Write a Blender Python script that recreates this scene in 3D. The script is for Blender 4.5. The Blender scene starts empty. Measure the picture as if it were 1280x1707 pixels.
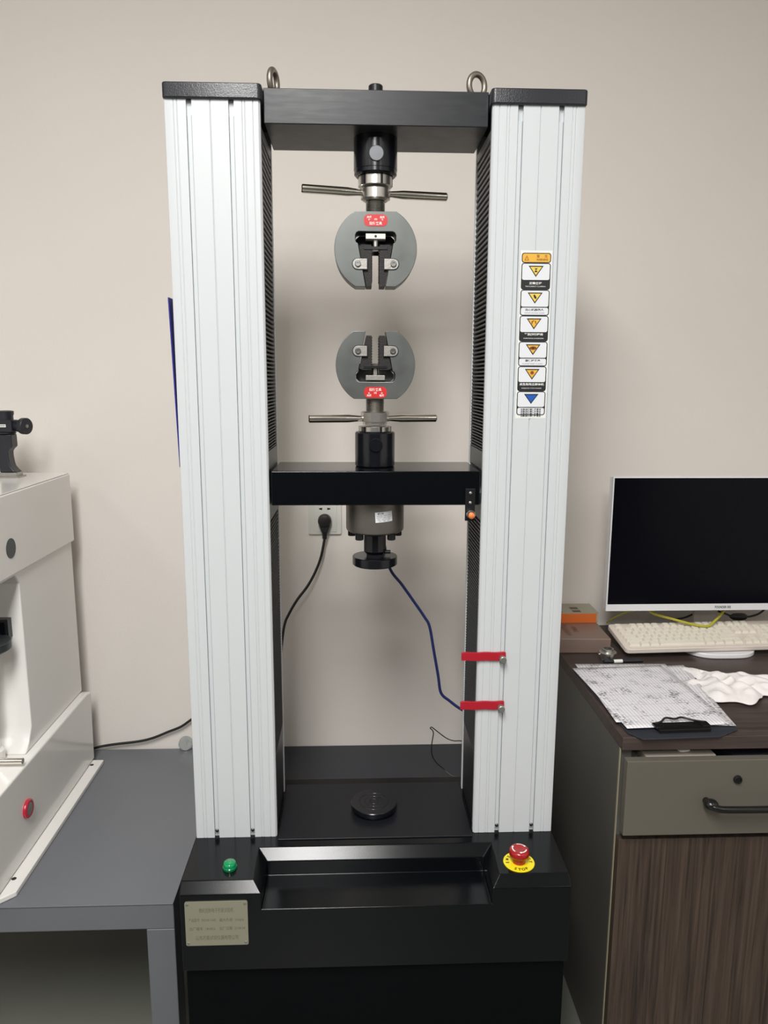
import bpy, bmesh, math, random
from mathutils import Vector, Matrix, noise
random.seed(4)
S = bpy.context.scene
COL = S.collection
PI = math.pi

# ------------------------------------------------------------ camera
cam = bpy.data.cameras.new('camera')
cam_o = bpy.data.objects.new('camera', cam)
COL.objects.link(cam_o)
F = Vector((0.03863814, 0.98379189, -0.17510173))
R = Vector((0.9992494, -0.03852788, 0.00403038))
U = Vector((0.00278125, 0.17512602, 0.9845421))
M = Matrix((R, U, -F)).transposed().to_4x4()
M.translation = Vector((-0.03703, -1.3, 1.4))
cam_o.matrix_world = M
cam.sensor_fit = 'VERTICAL'
cam.sensor_height = 36.0
cam.lens = 36.0 * 1230.49 / 1707.0
cam.clip_start = 0.02
S.camera = cam_o

# ------------------------------------------------------------ world, lights, exposure
w = bpy.data.worlds.new('world'); S.world = w; w.use_nodes = True
w.node_tree.nodes['Background'].inputs[0].default_value = (0.8, 0.85, 0.9, 1)
w.node_tree.nodes['Background'].inputs[1].default_value = 0.1
def area(name, loc, sx, sy, power, col=(1, 0.985, 0.965)):
    l = bpy.data.lights.new(name, 'AREA'); l.shape = 'RECTANGLE'; l.size = sx; l.size_y = sy
    l.energy = power; l.color = col
    o = bpy.data.objects.new(name, l); COL.objects.link(o); o.location = loc
    return o
area('panel_or_fill_light', (-0.30, -1.72, 2.77), 0.46, 1.50, 92)
area('panel_or_fill_light', (1.60, -1.72, 2.77), 0.46, 1.20, 7)  # unseen right-hand light, added as fill
area('panel_or_fill_light', (-2.10, -1.72, 2.77), 0.46, 1.20, 8)  # unseen left-hand light, added to raise the fill
area('panel_or_fill_light', (-0.30, -3.40, 2.77), 0.46, 0.90, 42)
area('panel_or_fill_light', (1.60, -3.40, 2.77), 0.46, 0.90, 10)  # added fill at the rear right, out of view
area('panel_or_fill_light', (-2.10, -3.40, 2.77), 0.46, 0.90, 10)  # added fill at the rear left, out of view
S.view_settings.view_transform = 'Standard'
S.view_settings.look = 'None'
S.view_settings.gamma = 1.0
S.view_settings.use_curve_mapping = False
S.view_settings.exposure = -0.10

# ------------------------------------------------------------ materials
def srgb(r, g, b):
    f = lambda c: ((c / 255) / 12.92 if c / 255 <= 0.04045 else ((c / 255 + 0.055) / 1.055) ** 2.4)
    return (f(r), f(g), f(b), 1)
def mat(name, col, rough=0.5, metal=0.0, bump=0.0, scale=60.0, var=0.0, stretch=(1, 1, 1), coat=0.0, rvar=0.0, bscale=None, trans=0.0, spec=0.5):
    m = bpy.data.materials.new(name); m.use_nodes = True
    nt = m.node_tree; N = nt.nodes; L = nt.links
    b = N['Principled BSDF']
    c = srgb(*col)
    b.inputs['Base Color'].default_value = c
    b.inputs['Roughness'].default_value = rough
    b.inputs['Metallic'].default_value = metal
    b.inputs['Coat Weight'].default_value = coat
    b.inputs['Specular IOR Level'].default_value = spec
    if trans: b.inputs['Transmission Weight'].default_value = trans
    tc = N.new('ShaderNodeTexCoord'); mp = N.new('ShaderNodeMapping')
    mp.inputs['Scale'].default_value = stretch
    L.new(tc.outputs['Object'], mp.inputs['Vector'])
    nz = N.new('ShaderNodeTexNoise'); nz.inputs['Scale'].default_value = scale; nz.inputs['Detail'].default_value = 5
    L.new(mp.outputs[0], nz.inputs['Vector'])
    if var:
        mx = N.new('ShaderNodeMix'); mx.data_type = 'RGBA'
        mx.inputs['A'].default_value = tuple(min(1, v * (1 - var)) for v in c[:3]) + (1,)
        mx.inputs['B'].default_value = tuple(min(1, v * (1 + var)) for v in c[:3]) + (1,)
        L.new(nz.outputs['Fac'], mx.inputs['Factor'])
        L.new(mx.outputs['Result'], b.inputs['Base Color'])
    if rvar:
        mr = N.new('ShaderNodeMapRange'); mr.inputs['To Min'].default_value = rough - rvar; mr.inputs['To Max'].default_value = rough + rvar
        L.new(nz.outputs['Fac'], mr.inputs['Value']); L.new(mr.outputs[0], b.inputs['Roughness'])
    if bump:
        n2 = nz
        if bscale:
            n2 = N.new('ShaderNodeTexNoise'); n2.inputs['Scale'].default_value = bscale; n2.inputs['Detail'].default_value = 3
            L.new(tc.outputs['Object'], n2.inputs['Vector'])
        bp = N.new('ShaderNodeBump'); bp.inputs['Strength'].default_value = bump; bp.inputs['Distance'].default_value = 0.002
        L.new(n2.outputs['Fac'], bp.inputs['Height']); L.new(bp.outputs[0], b.inputs['Normal'])
    return m
MT = {
 'wall': mat('wall_paint', (226, 220, 213), 0.75, bump=0.12, scale=3, var=0.03, bscale=180),
 'front_wall': mat('front_wall_dark', (48, 48, 50), 0.6, scale=3, var=0.05),  # unseen wall behind the camera, set dark to darken reflections in glossy faces
 'floor': mat('floor_tile', (104, 105, 98), 0.35, scale=6, var=0.08),
 'ceiling': mat('ceiling_white', (225, 222, 215), 0.8),
 'white_profile': mat('white_coated_aluminium', (202, 206, 209), 0.38, scale=8, var=0.015),
 'strip_white': mat('strip_white', (200, 205, 208), 0.42, scale=8, var=0.015),
 'slot_dark': mat('slot_dark', (40, 42, 42), 0.6),
 'cap': mat('cap_black_plastic', (38, 40, 46), 0.28, bump=0.15, scale=500, var=0.05),
 'beam': mat('beam_black_oxide', (42, 44, 47), 0.34, spec=0.3, bump=0.05, scale=30, var=0.12, rvar=0.08, stretch=(1, 1, 5)),
 'black_paint': mat('black_powder_paint', (9, 12, 15), 0.15, spec=0.32, bump=0.05, scale=12, var=0.06, bscale=700),
 'bed': mat('bed_black_paint', (24, 25, 30), 0.36, spec=0.35, bump=0.10, scale=12, var=0.08, bscale=380),
 'plinth': mat('plinth_black', (7, 9, 11), 0.6, spec=0.08, scale=12, var=0.08),
 'rear_deck': mat('rear_deck_grey', (44, 46, 53), 0.5, scale=5, var=0.06),
 'bellows': mat('bellows_fabric', (48, 49, 52), 0.45, bump=0.3, scale=900, var=0.1),
 'fold_glint': mat('fold_glint', (120, 121, 122), 0.5, scale=300, var=0.2),  # lighter strip paints the glint along each bellows ridge
 'plate_grey': mat('end_plate_grey', (104, 108, 106), 0.45, metal=0.5, scale=30, var=0.05),
 'black_gloss': mat('black_gloss_steel', (18, 20, 26), 0.22, scale=40, var=0.1, metal=0.1, spec=0.6),
 'oxide': mat('black_oxide_steel', (24, 25, 28), 0.38, bump=0.05, scale=200, var=0.1, metal=0.2),
 'chrome': mat('chrome_bar', (236, 230, 220), 0.18, metal=1.0, scale=60, var=0.05),
 'steel': mat('turned_steel', (205, 203, 198), 0.32, metal=1.0, scale=200, var=0.08, stretch=(1, 1, 6)),
 'steel_dark': mat('dark_thread_steel', (165, 162, 156), 0.36, metal=1.0, scale=200, var=0.08),
 'grip_steel': mat('ground_grip_steel', (110, 113, 111), 0.38, metal=0.7, bump=0.04, scale=26, var=0.14, rvar=0.1),
 'jaw': mat('jaw_dark_steel', (46, 44, 43), 0.55, metal=0.5, bump=0.4, scale=400, var=0.25),
 'clamp': mat('clamp_plate_steel', (168, 166, 160), 0.4, metal=0.7, bump=0.15, scale=300, var=0.12),
 'worn': mat('worn_pale_block', (214, 214, 206), 0.45, metal=0.2, scale=200, var=0.12),
 'red': mat('badge_red', (203, 44, 44), 0.4, scale=200, var=0.05),
 'white': mat('print_white', (235, 235, 232), 0.5),
 'black': mat('print_black', (28, 29, 31), 0.5),
 'yellow': mat('print_yellow', (226, 196, 84), 0.5),
 'amber': mat('print_amber', (224, 172, 62), 0.5),
 'brown': mat('print_brown', (120, 62, 24), 0.5),
 'blue': mat('print_blue', (20, 84, 168), 0.5),
 'label': mat('label_white', (218, 221, 225), 0.45),
 'label_edge': mat('label_backing', (226, 229, 224), 0.4),
 'loadcell': mat('load_cell_nickel', (128, 124, 118), 0.42, metal=0.7, bump=0.05, scale=60, var=0.05),
 'eyebolt': mat('eyebolt_steel', (150, 144, 134), 0.4, metal=0.9, scale=150, var=0.15),
 'strap_red': mat('limit_stop_red', (170, 22, 42), 0.42, bump=0.06, scale=60, var=0.06),
 'knurl': mat('knob_nickel', (150, 150, 144), 0.42, metal=0.7, scale=60, var=0.1),
 'pin_face': mat('pin_face_steel', (104, 106, 110), 0.45, metal=0.4, scale=120, var=0.12, stretch=(1, 1, 8)),
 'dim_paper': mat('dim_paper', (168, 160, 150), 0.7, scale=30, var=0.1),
 'orange': mat('sensor_orange', (236, 128, 62), 0.4),
 'green': mat('lamp_green', (0, 150, 88), 0.12, coat=0.6, trans=0.15),
 'green_dark': mat('lamp_green_rim', (0, 110, 66), 0.2, coat=0.3),
 'stop_red': mat('button_red', (158, 24, 26), 0.26, coat=0.3),
 'stop_yellow': mat('ring_yellow', (240, 222, 30), 0.35),
 'nameplate': mat('nameplate_metal', (158, 157, 138), 0.42, metal=0.45, scale=14, var=0.06),
 'engrave': mat('engraved_letters', (104, 101, 84), 0.6, metal=0.3),
 'screw': mat('zinc_screw', (190, 190, 186), 0.25, metal=1.0),
 'screw_dark': mat('dark_screw', (90, 88, 84), 0.3, metal=1.0),
 'bench': mat('bench_grey_paint', (104, 107, 112), 0.42, bump=0.08, scale=4, var=0.04, bscale=300),
 'tester': mat('tester_white_paint', (226, 224, 220), 0.20, scale=4, var=0.02, coat=0.4),
 'scope': mat('scope_black', (34, 35, 42), 0.42, bump=0.1, scale=300, var=0.08),
 'anvil': mat('anvil_dark', (70, 76, 78), 0.4, metal=0.6),
 'button_ring': mat('button_ring_red', (178, 30, 54), 0.25, coat=0.4),
 'cable_black': mat('cable_black', (26, 26, 26), 0.45),
 'cable_blue': mat('cable_blue', (30, 40, 92), 0.4),
 'cable_yellow': mat('cable_yellow', (178, 172, 50), 0.45),
 'socket': mat('socket_white', (214, 214, 206), 0.35),
 'folder_blue': mat('folder_blue', (36, 34, 128), 0.4),
 'clear': mat('clear_plastic', (225, 228, 228), 0.08, trans=0.75),
 'bezel': mat('monitor_white', (228, 228, 230), 0.3),
 'screen': mat('screen_black', (8, 9, 16), 0.16, spec=0.12),
 'stand': mat('stand_grey', (168, 162, 158), 0.35),
 'kb': mat('keyboard_body', (222, 212, 202), 0.5, bump=0.05, scale=40, var=0.05),
 'key': mat('key_cream', (228, 222, 208), 0.5, scale=60, var=0.04),
 'book_brown': mat('box_taupe', (136, 116, 106), 0.42, metal=0.15, scale=30, var=0.05),
 'book_print': mat('box_print', (104, 72, 66), 0.5),
 'book_orange': mat('cover_orange', (220, 112, 48), 0.45),
 'cover': mat('cover_pale', (166, 162, 142), 0.5),
 'pages': mat('pages_cream', (220, 205, 170), 0.7),
 'cover_print': mat('cover_green_print', (88, 104, 94), 0.5),
 'cover_print2': mat('cover_brown_print', (96, 74, 60), 0.5),
 'board_dark': mat('clipboard_dark', (44, 47, 54), 0.4),
 'cloth': mat('cloth_white', (232, 228, 226), 0.85, bump=0.3, scale=300, var=0.03),
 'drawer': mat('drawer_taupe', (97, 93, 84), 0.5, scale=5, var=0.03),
 'side_panel': mat('side_panel_grey', (86, 85, 80), 0.5, scale=5, var=0.05),
 'edge_band': mat('edge_band', (150, 142, 120), 0.5),
 'carcass': mat('carcass_pale', (120, 114, 104), 0.5),
 'handle': mat('handle_black', (20, 20, 20), 0.25),
}
def wood(name, c1, c2, vertical=True, rough=0.45, sc=1.0):
    m = bpy.data.materials.new(name); m.use_nodes = True
    nt = m.node_tree; N = nt.nodes; L = nt.links; b = N['Principled BSDF']
    tc = N.new('ShaderNodeTexCoord'); mp = N.new('ShaderNodeMapping')
    mp.inputs['Scale'].default_value = (26 * sc, 26 * sc, 1.1) if vertical else (1.1, 26 * sc, 26 * sc)
    L.new(tc.outputs['Object'], mp.inputs['Vector'])
    a = N.new('ShaderNodeTexNoise'); a.inputs['Scale'].default_value = 3; a.inputs['Detail'].default_value = 9; a.inputs['Roughness'].default_value = 0.62; a.inputs['Distortion'].default_value = 0.5
    L.new(mp.outputs[0], a.inputs['Vector'])
    r = N.new('ShaderNodeValToRGB'); e = r.color_ramp.elements
    e[0].position = 0.34; e[0].color = srgb(*c1); e[1].position = 0.66; e[1].color = srgb(*c2)
    L.new(a.outputs['Fac'], r.inputs[0]); L.new(r.outputs[0], b.inputs['Base Color'])
    bp = N.new('ShaderNodeBump'); bp.inputs['Strength'].default_value = 0.08; bp.inputs['Distance'].default_value = 0.001
    L.new(a.outputs['Fac'], bp.inputs['Height']); L.new(bp.outputs[0], b.inputs['Normal'])
    b.inputs['Roughness'].default_value = rough
    return m
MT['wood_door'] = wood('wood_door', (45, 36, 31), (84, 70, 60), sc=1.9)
MT['wood_top'] = wood('wood_top', (52, 43, 41), (78, 66, 62), vertical=False, rough=0.4)
def paper(name, rows, cols):
    m = bpy.data.materials.new(name); m.use_nodes = True
    nt = m.node_tree; N = nt.nodes; L = nt.links; b = N['Principled BSDF']
    tc = N.new('ShaderNodeTexCoord')
    br = N.new('ShaderNodeTexBrick'); br.offset = 0; br.squash = 1
    br.inputs['Scale'].default_value = 1; br.inputs['Brick Width'].default_value = 0.297 / cols; br.inputs['Row Height'].default_value = 0.21 / rows
    br.inputs['Mortar Size'].default_value = 0.0005
    br.inputs['Color1'].default_value = br.inputs['Color2'].default_value = srgb(228, 226, 230)
    br.inputs['Mortar'].default_value = srgb(168, 166, 172)
    m9 = N.new('ShaderNodeMapping'); m9.inputs['Rotation'].default_value = (0, 0, PI / 2); L.new(tc.outputs['Object'], m9.inputs['Vector']); L.new(m9.outputs[0], br.inputs['Vector'])
    mp = N.new('ShaderNodeMapping'); mp.inputs['Scale'].default_value = (150, 330, 1)
    L.new(tc.outputs['Object'], mp.inputs['Vector'])
    a = N.new('ShaderNodeTexNoise'); a.inputs['Scale'].default_value = 1; a.inputs['Detail'].default_value = 2
    L.new(mp.outputs[0], a.inputs['Vector'])
    c = N.new('ShaderNodeTexNoise'); c.inputs['Scale'].default_value = 26; L.new(tc.outputs['Object'], c.inputs['Vector'])
    ad = N.new('ShaderNodeMath'); ad.operation = 'MULTIPLY'; L.new(a.outputs['Fac'], ad.inputs[0]); L.new(c.outputs['Fac'], ad.inputs[1])
    rp = N.new('ShaderNodeValToRGB'); rp.color_ramp.elements[0].position = 0.30; rp.color_ramp.elements[0].color = (1, 1, 1, 1)
    rp.color_ramp.elements[1].position = 0.37; rp.color_ramp.elements[1].color = srgb(110, 106, 112)
    L.new(ad.outputs[0], rp.inputs[0])
    mx = N.new('ShaderNodeMix'); mx.data_type = 'RGBA'; mx.blend_type = 'MULTIPLY'; mx.inputs['Factor'].default_value = 0.85
    L.new(br.outputs['Color'], mx.inputs['A']); L.new(rp.outputs[0], mx.inputs['B']); L.new(mx.outputs['Result'], b.inputs['Base Color'])
    b.inputs['Roughness'].default_value = 0.6
    return m
MT['paper'] = paper('printed_table_paper', 30, 6)

# ------------------------------------------------------------ mesh builder
class B:
    def __init__(s): s.v = []; s.f = []; s.m = []; s.mats = []; s.cur = 0
    def use(s, name):
        if name not in s.mats: s.mats.append(name)
        s.cur = s.mats.index(name); return s
    def add(s, vs, fs, T=None):
        n = len(s.v)
        for q in vs: s.v.append(T @ Vector(q) if T is not None else Vector(q))
        for f in fs: s.f.append([i + n for i in f]); s.m.append(s.cur)
        return s
    def box(s, x0, x1, y0, y1, z0, z1, T=None):
        vs = [(x, y, z) for z in (z0, z1) for y in (y0, y1) for x in (x0, x1)]
        return s.add(vs, [(0, 2, 3, 1), (4, 5, 7, 6), (0, 1, 5, 4), (2, 6, 7, 3), (0, 4, 6, 2), (1, 3, 7, 5)], T)
    def rbox(s, x0, x1, y0, y1, z0, z1, r=0.002, n=3, T=None, axis='z'):
        """box with rounded corners seen along axis, prism"""
        if axis == 'z': a0, a1, b0, b1, c0, c1 = x0, x1, y0, y1, z0, z1
        elif axis == 'y': a0, a1, b0, b1, c0, c1 = x0, x1, z0, z1, y0, y1
        else: a0, a1, b0, b1, c0, c1 = y0, y1, z0, z1, x0, x1
        return s.prism(rrect(a0, a1, b0, b1, r, n), c0, c1, axis, T)
    def prism(s, pts, c0, c1, axis='z', T=None):
        """extrude a 2D outline: axis z:(x,y)  y:(x,z)  x:(y,z)"""
        n = len(pts)
        def P(a, b, c):
            return (a, b, c) if axis == 'z' else ((a, c, b) if axis == 'y' else (c, a, b))
        vs = [P(a, b, c0) for a, b in pts] + [P(a, b, c1) for a, b in pts]
        fs = [tuple(range(n))[::-1], tuple(range(n, 2 * n))] + [(i, (i + 1) % n, n + (i + 1) % n, n + i) for i in range(n)]
        return s.add(vs, fs, T)
    def lathe(s, prof, c=(0, 0, 0), axis=(0, 0, 1), seg=32, a0=0.0, capped=True):
        ax = Vector(axis).normalized()
        q = Vector((0, 0, 1)).rotation_difference(ax).to_matrix()
        c = Vector(c); vs = []; fs = []
        for r, h in prof:
            for i in range(seg):
                t = a0 + 2 * PI * i / seg
                vs.append(c + q @ Vector((r * math.cos(t), r * math.sin(t), h)))
        for k in range(len(prof) - 1):
            for i in range(seg):
                j = (i + 1) % seg
                fs.append((k * seg + i, k * seg + j, (k + 1) * seg + j, (k + 1) * seg + i))
        if capped:
            fs.append(tuple(range(seg))[::-1]); o = (len(prof) - 1) * seg; fs.append(tuple(range(o, o + seg)))
        return s.add(vs, fs)
    def cyl(s, r, h0, h1, c=(0, 0, 0), axis=(0, 0, 1), seg=32, bev=0.0, a0=0.0):
        p = [(r, h0), (r, h1)] if not bev else [(r - bev, h0), (r, h0 + bev), (r, h1 - bev), (r - bev, h1)]
        return s.lathe(p, c, axis, seg, a0)
    def tube(s, pts, r, seg=10, closed=False, smooth=True):
        P = [Vector(p) for p in pts]
        if smooth and not closed and len(P) > 2:
            Q = []
            for i in range(len(P) - 1):
                p0 = P[max(i - 1, 0)]; p1 = P[i]; p2 = P[i + 1]; p3 = P[min(i + 2, len(P) - 1)]
                for k in range(6):
                    t = k / 6
                    Q.append(0.5 * ((2 * p1) + (p2 - p0) * t + (2 * p0 - 5 * p1 + 4 * p2 - p3) * t * t + (3 * p1 - p0 - 3 * p2 + p3) * t ** 3))
            Q.append(P[-1]); P = Q
        n = len(P); up = None; vs = []; fs = []
        for i in range(n):
            d = (P[(i + 1) % n] - P[i - 1]) if closed else (P[min(i + 1, n - 1)] - P[max(i - 1, 0)])
            d.normalize()
            if up is None:
                up = Vector((0, 0, 1)) if abs(d.z) < 0.9 else Vector((0, 1, 0))
            up = (up - d * up.dot(d)).normalized(); si = d.cross(up)
            rr = r[min(i * len(r) // n, len(r) - 1)] if isinstance(r, (list, tuple)) else r
            for k in range(seg):
                t = 2 * PI * k / seg
                vs.append(P[i] + up * math.cos(t) * rr + si * math.sin(t) * rr)
        for i in range(n if closed else n - 1):
            a = i * seg; b = ((i + 1) % n) * seg
            for k in range(seg):
                j = (k + 1) % seg
                fs.append((a + k, a + j, b + j, b + k))
        if not closed:
            fs.append(tuple(range(seg))[::-1]); fs.append(tuple(range((n - 1) * seg, n * seg)))
        return s.add(vs, fs)
    def ball(s, c, r, seg=16, sq=(1, 1, 1)):
        vs = []; fs = []; rings = seg // 2
        prof = [(math.sin(PI * k / rings) , -math.cos(PI * k / rings)) for k in range(rings + 1)]
        for a, h in prof:
            a = max(a, 1e-4)
            for i in range(seg):
                t = 2 * PI * i / seg
                vs.append((c[0] + r * a * math.cos(t) * sq[0], c[1] + r * a * math.sin(t) * sq[1], c[2] + r * h * sq[2]))
        for k in range(rings):
            for i in range(seg):
                j = (i + 1) % seg
                fs.append((k * seg + i, k * seg + j, (k + 1) * seg + j, (k + 1) * seg + i))
        return s.add(vs, fs)
    def text(s, body, size, fn, width=None, bold=0.0):
        """flat lettering; fn maps (u, v) in text plane to a 3D point"""
        vs, fs = glyphs(body, bold / size)
        if not vs: return s
        W = max(a for a, b in vs) - min(a for a, b in vs); cx = (max(a for a, b in vs) + min(a for a, b in vs)) / 2
        cy = (max(b for a, b in vs) + min(b for a, b in vs)) / 2
        kx = size if width is None else width / W
        return s.add([fn((a - cx) * kx, (b - cy) * size) for a, b in vs], fs)
    def mesh(s, name, off=None, bevel=0.0, sharp=38):
        me = bpy.data.meshes.new(name)
        o = Vector(off) if off is not None else Vector((0, 0, 0))
        me.from_pydata([tuple(v - o) for v in s.v], [], s.f)
        for m in s.mats: me.materials.append(MT[m])
        me.polygons.foreach_set('material_index', s.m)
        bm = bmesh.new(); bm.from_mesh(me)
        bmesh.ops.recalc_face_normals(bm, faces=bm.faces) if not getattr(s, 'flat', False) else None
        bm.to_mesh(me); bm.free()
        me.polygons.foreach_set('use_smooth', [True] * len(me.polygons))
        me.set_sharp_from_angle(angle=math.radians(sharp))
        me.update()
        return me
_G = {}
def glyphs(body, off=0.0):
    if (body, off) in _G: return _G[(body, off)]
    c = bpy.data.curves.new('lettering', 'FONT'); c.body = body; c.size = 1.0; c.resolution_u = 1 if any(ord(ch) > 1000 for ch in body) else 3
    c.align_x = 'CENTER'; c.offset = off; c.fill_mode = 'FRONT'
    o = bpy.data.objects.new('lettering', c); COL.objects.link(o)
    dg = bpy.context.evaluated_depsgraph_get()
    me = bpy.data.meshes.new_from_object(o.evaluated_get(dg))
    r = ([(v.co.x, v.co.y) for v in me.vertices], [tuple(p.vertices) for p in me.polygons])
    bpy.data.objects.remove(o); bpy.data.curves.remove(c); bpy.data.meshes.remove(me)
    _G[(body, off)] = r
    return r
def rrect(a0, a1, b0, b1, r, n=3):
    pts = []
    for cx, cy, t0 in ((a1 - r, b1 - r, 0), (a0 + r, b1 - r, 90), (a0 + r, b0 + r, 180), (a1 - r, b0 + r, 270)):
        for i in range(n + 1):
            t = math.radians(t0 + 90 * i / n); pts.append((cx + r * math.cos(t), cy + r * math.sin(t)))
    return pts

WLD = {}
def put(name, b, parent=None, bevel=0.0, world=True, label=None, kind=None, sharp=38, seg=2, origin=True):
    """link a builder as ONE mesh; world=True: its points are world coordinates"""
    base = WLD.get(parent.name, Vector((0, 0, 0))) if (parent and world) else Vector((0, 0, 0))
    if origin:
        xs = [v.x for v in b.v]; ys = [v.y for v in b.v]; zs = [v.z for v in b.v]
        org = Vector(((min(xs) + max(xs)) / 2, (min(ys) + max(ys)) / 2, min(zs)))
    else: org = base.copy()
    o = bpy.data.objects.new(name, b.mesh(name, org, sharp=sharp))
    COL.objects.link(o)
    if parent: o.parent = parent
    o.location = org - base
    WLD[o.name] = org
    if bevel:
        m = o.modifiers.new('bevel', 'BEVEL'); m.width = bevel; m.segments = seg; m.limit_method = 'ANGLE'; m.angle_limit = math.radians(40)
        m.harden_normals = True
    if label: o['label'] = label
    if kind: o['kind'] = kind
    return o
def thing(name, label, cat, loc=(0, 0, 0), rot=0.0, group=None):
    o = bpy.data.objects.new(name, None); COL.objects.link(o); o.location = loc; o.rotation_euler = (0, 0, rot)
    o.empty_display_size = 0.05
    WLD[o.name] = Vector(loc)
    return tag(o, label, cat, group)
def tag(o, label, cat, group=None):
    o['label'] = label; o['category'] = cat
    if group: o['group'] = group
    return o
def dup(o, parent, loc):
    c = o.copy(); COL.objects.link(c); c.parent = parent; c.location = loc
    WLD[c.name] = WLD.get(parent.name, Vector()) + Vector(loc)
    return c

# ============================================================ SETTING
X0, X1, Y0, Y1, H = -2.8, 2.4, -4.0, 0.595, 2.8
put('wall_back', B().use('wall').box(X0, X1, Y1, Y1 + 0.12, 0, H), kind='structure')
put('wall_left', B().use('wall').box(X0 - 0.12, X0, Y0, Y1 + 0.12, 0, H), kind='structure')
put('wall_right', B().use('wall').box(X1, X1 + 0.12, Y0, Y1 + 0.12, 0, H), kind='structure')
put('wall_front', B().use('front_wall').box(X0, X1, Y0 - 0.12, Y0, 0, H), kind='structure')
put('floor', B().use('floor').box(X0 - 0.12, X1 + 0.12, Y0 - 0.12, Y1 + 0.12, -0.1, 0), kind='structure')
put('ceiling', B().use('ceiling').box(X0 - 0.12, X1 + 0.12, Y0 - 0.12, Y1 + 0.12, H, H + 0.1), kind='structure')

# ============================================================ TESTING MACHINE
ZB = 0.5325
mc = thing('tensile_testing_machine', 'tall white-columned universal testing machine on a black base, in the centre', 'machine', (0, 0.0, 0))

# base housing with the pocket in its front
def base_mesh():
    b = B().use('black_paint')
    xo, yb = 0.345, 0.21
    yf, yt = -0.140, -0.1225         # front face / where the top bevel starts
    zt, zf = ZB, 0.5165
    xa, xc = 0.2225, 0.2035          # pocket: upper and lower half width
    ya, yc = -0.031, -0.0492          # pocket back: upper and lower
    zl, zc, zp = 0.366, 0.5148, 0.486 # underside, foot of the chamfer, pocket floor
    V = []; Fc = []
    def v(*p): V.append(p); return len(V) - 1
    for s in (-1, 1):
        a = v(s * xo, yb, zt); c = v(s * xo, yt, zt); d = v(s * xo, yf, zf); e = v(s * xo, yf, zl); f = v(s * xo, yb, zl)
        g = v(s * xa, ya, zt); h = v(s * (xa - 0.004), yt, zt); i = v(s * xc, yf, zf); j = v(s * xc, yf, zp)
        k = v(s * xc, yc, zc); l = v(s * xc, yc, zp); mm = v(s * xc, yf + 0.0, zf)
    # indices: left 0..11, right 12..23
    L0, R0 = 0, 12
    for o in (L0, R0):
        Fc += [(o + 0, o + 1, o + 2, o + 3, o + 4)]                 # side
        Fc += [(o + 1, o + 6, o + 7, o + 2)]                        # front bevel of the shoulder
        Fc += [(o + 6, o + 5, o + 9, o + 7)]                        # pocket side chamfer
        Fc += [(o + 7, o + 9, o + 10, o + 8)]                       # pocket side wall
    Fc += [(0, 12, 17, 5)]                                          # top behind pocket
    Fc += [(0, 5, 6, 1), (12, 13, 18, 17)]                          # top shoulders
    Fc += [(5, 17, 21, 9), (9, 21, 22, 10), (10, 22, 20, 8)]        # chamfer, back wall, pocket floor
    Fc += [(2, 7, 8, 20, 19, 14, 15, 3)]                            # front face
    Fc += [(3, 15, 16, 4), (4, 16, 12, 0)]                          # underside, back
    b.add(V, Fc); return b
base = put('base_housing', base_mesh(), mc, bevel=0.0018, seg=2, sharp=30)
put('bed_plate', B().use('bed').box(-0.187, 0.187, -0.012, 0.1825, ZB, ZB + 0.0025), mc, bevel=0.001)
b = B().use('rear_deck').box(-0.335, 0.335, 0.2105, 0.592, 0.36, 0.411)
put('rear_cover', b, mc, bevel=0.002)
b = B().use('plinth').box(-0.342, 0.342, -0.130, 0.56, 0.0, 0.3655)
pl = put('plinth', b, mc, bevel=0.003)

# columns
def column_outline(s):
    pts = [(0.190, 0.012), (0.190, 0.003), (0.193, 0.0)]
    def vg(x, w=0.0012, d=0.0010): return [(x - w, 0), (x, d), (x + w, 0)]
    pts += vg(0.2015) + vg(0.2145) + vg(0.2190)
    def slot(x0, x1): return [(x0, 0), (x0, 0.007), (x1, 0.007), (x1, 0)]
    pts += slot(0.2320, 0.2410)
    pts += [(0.2688, 0), (0.2702, 0.0016), (0.2716, 0)]
    pts += slot(0.3000, 0.3090)
    pts += vg(0.3235) + vg(0.3290)
    pts += [(0.3415, 0), (0.3436, 0.0008), (0.3445, 0.0035), (0.3445, 0.168), (0.3425, 0.1705), (0.194, 0.1705), (0.190, 0.1685), (0.190, 0.158), (0.205, 0.158), (0.205, 0.1635), (0.335, 0.1635), (0.335, 0.012)]
    pts = [(s * a, c) for a, c in pts]
    return pts
cols = []
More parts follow.
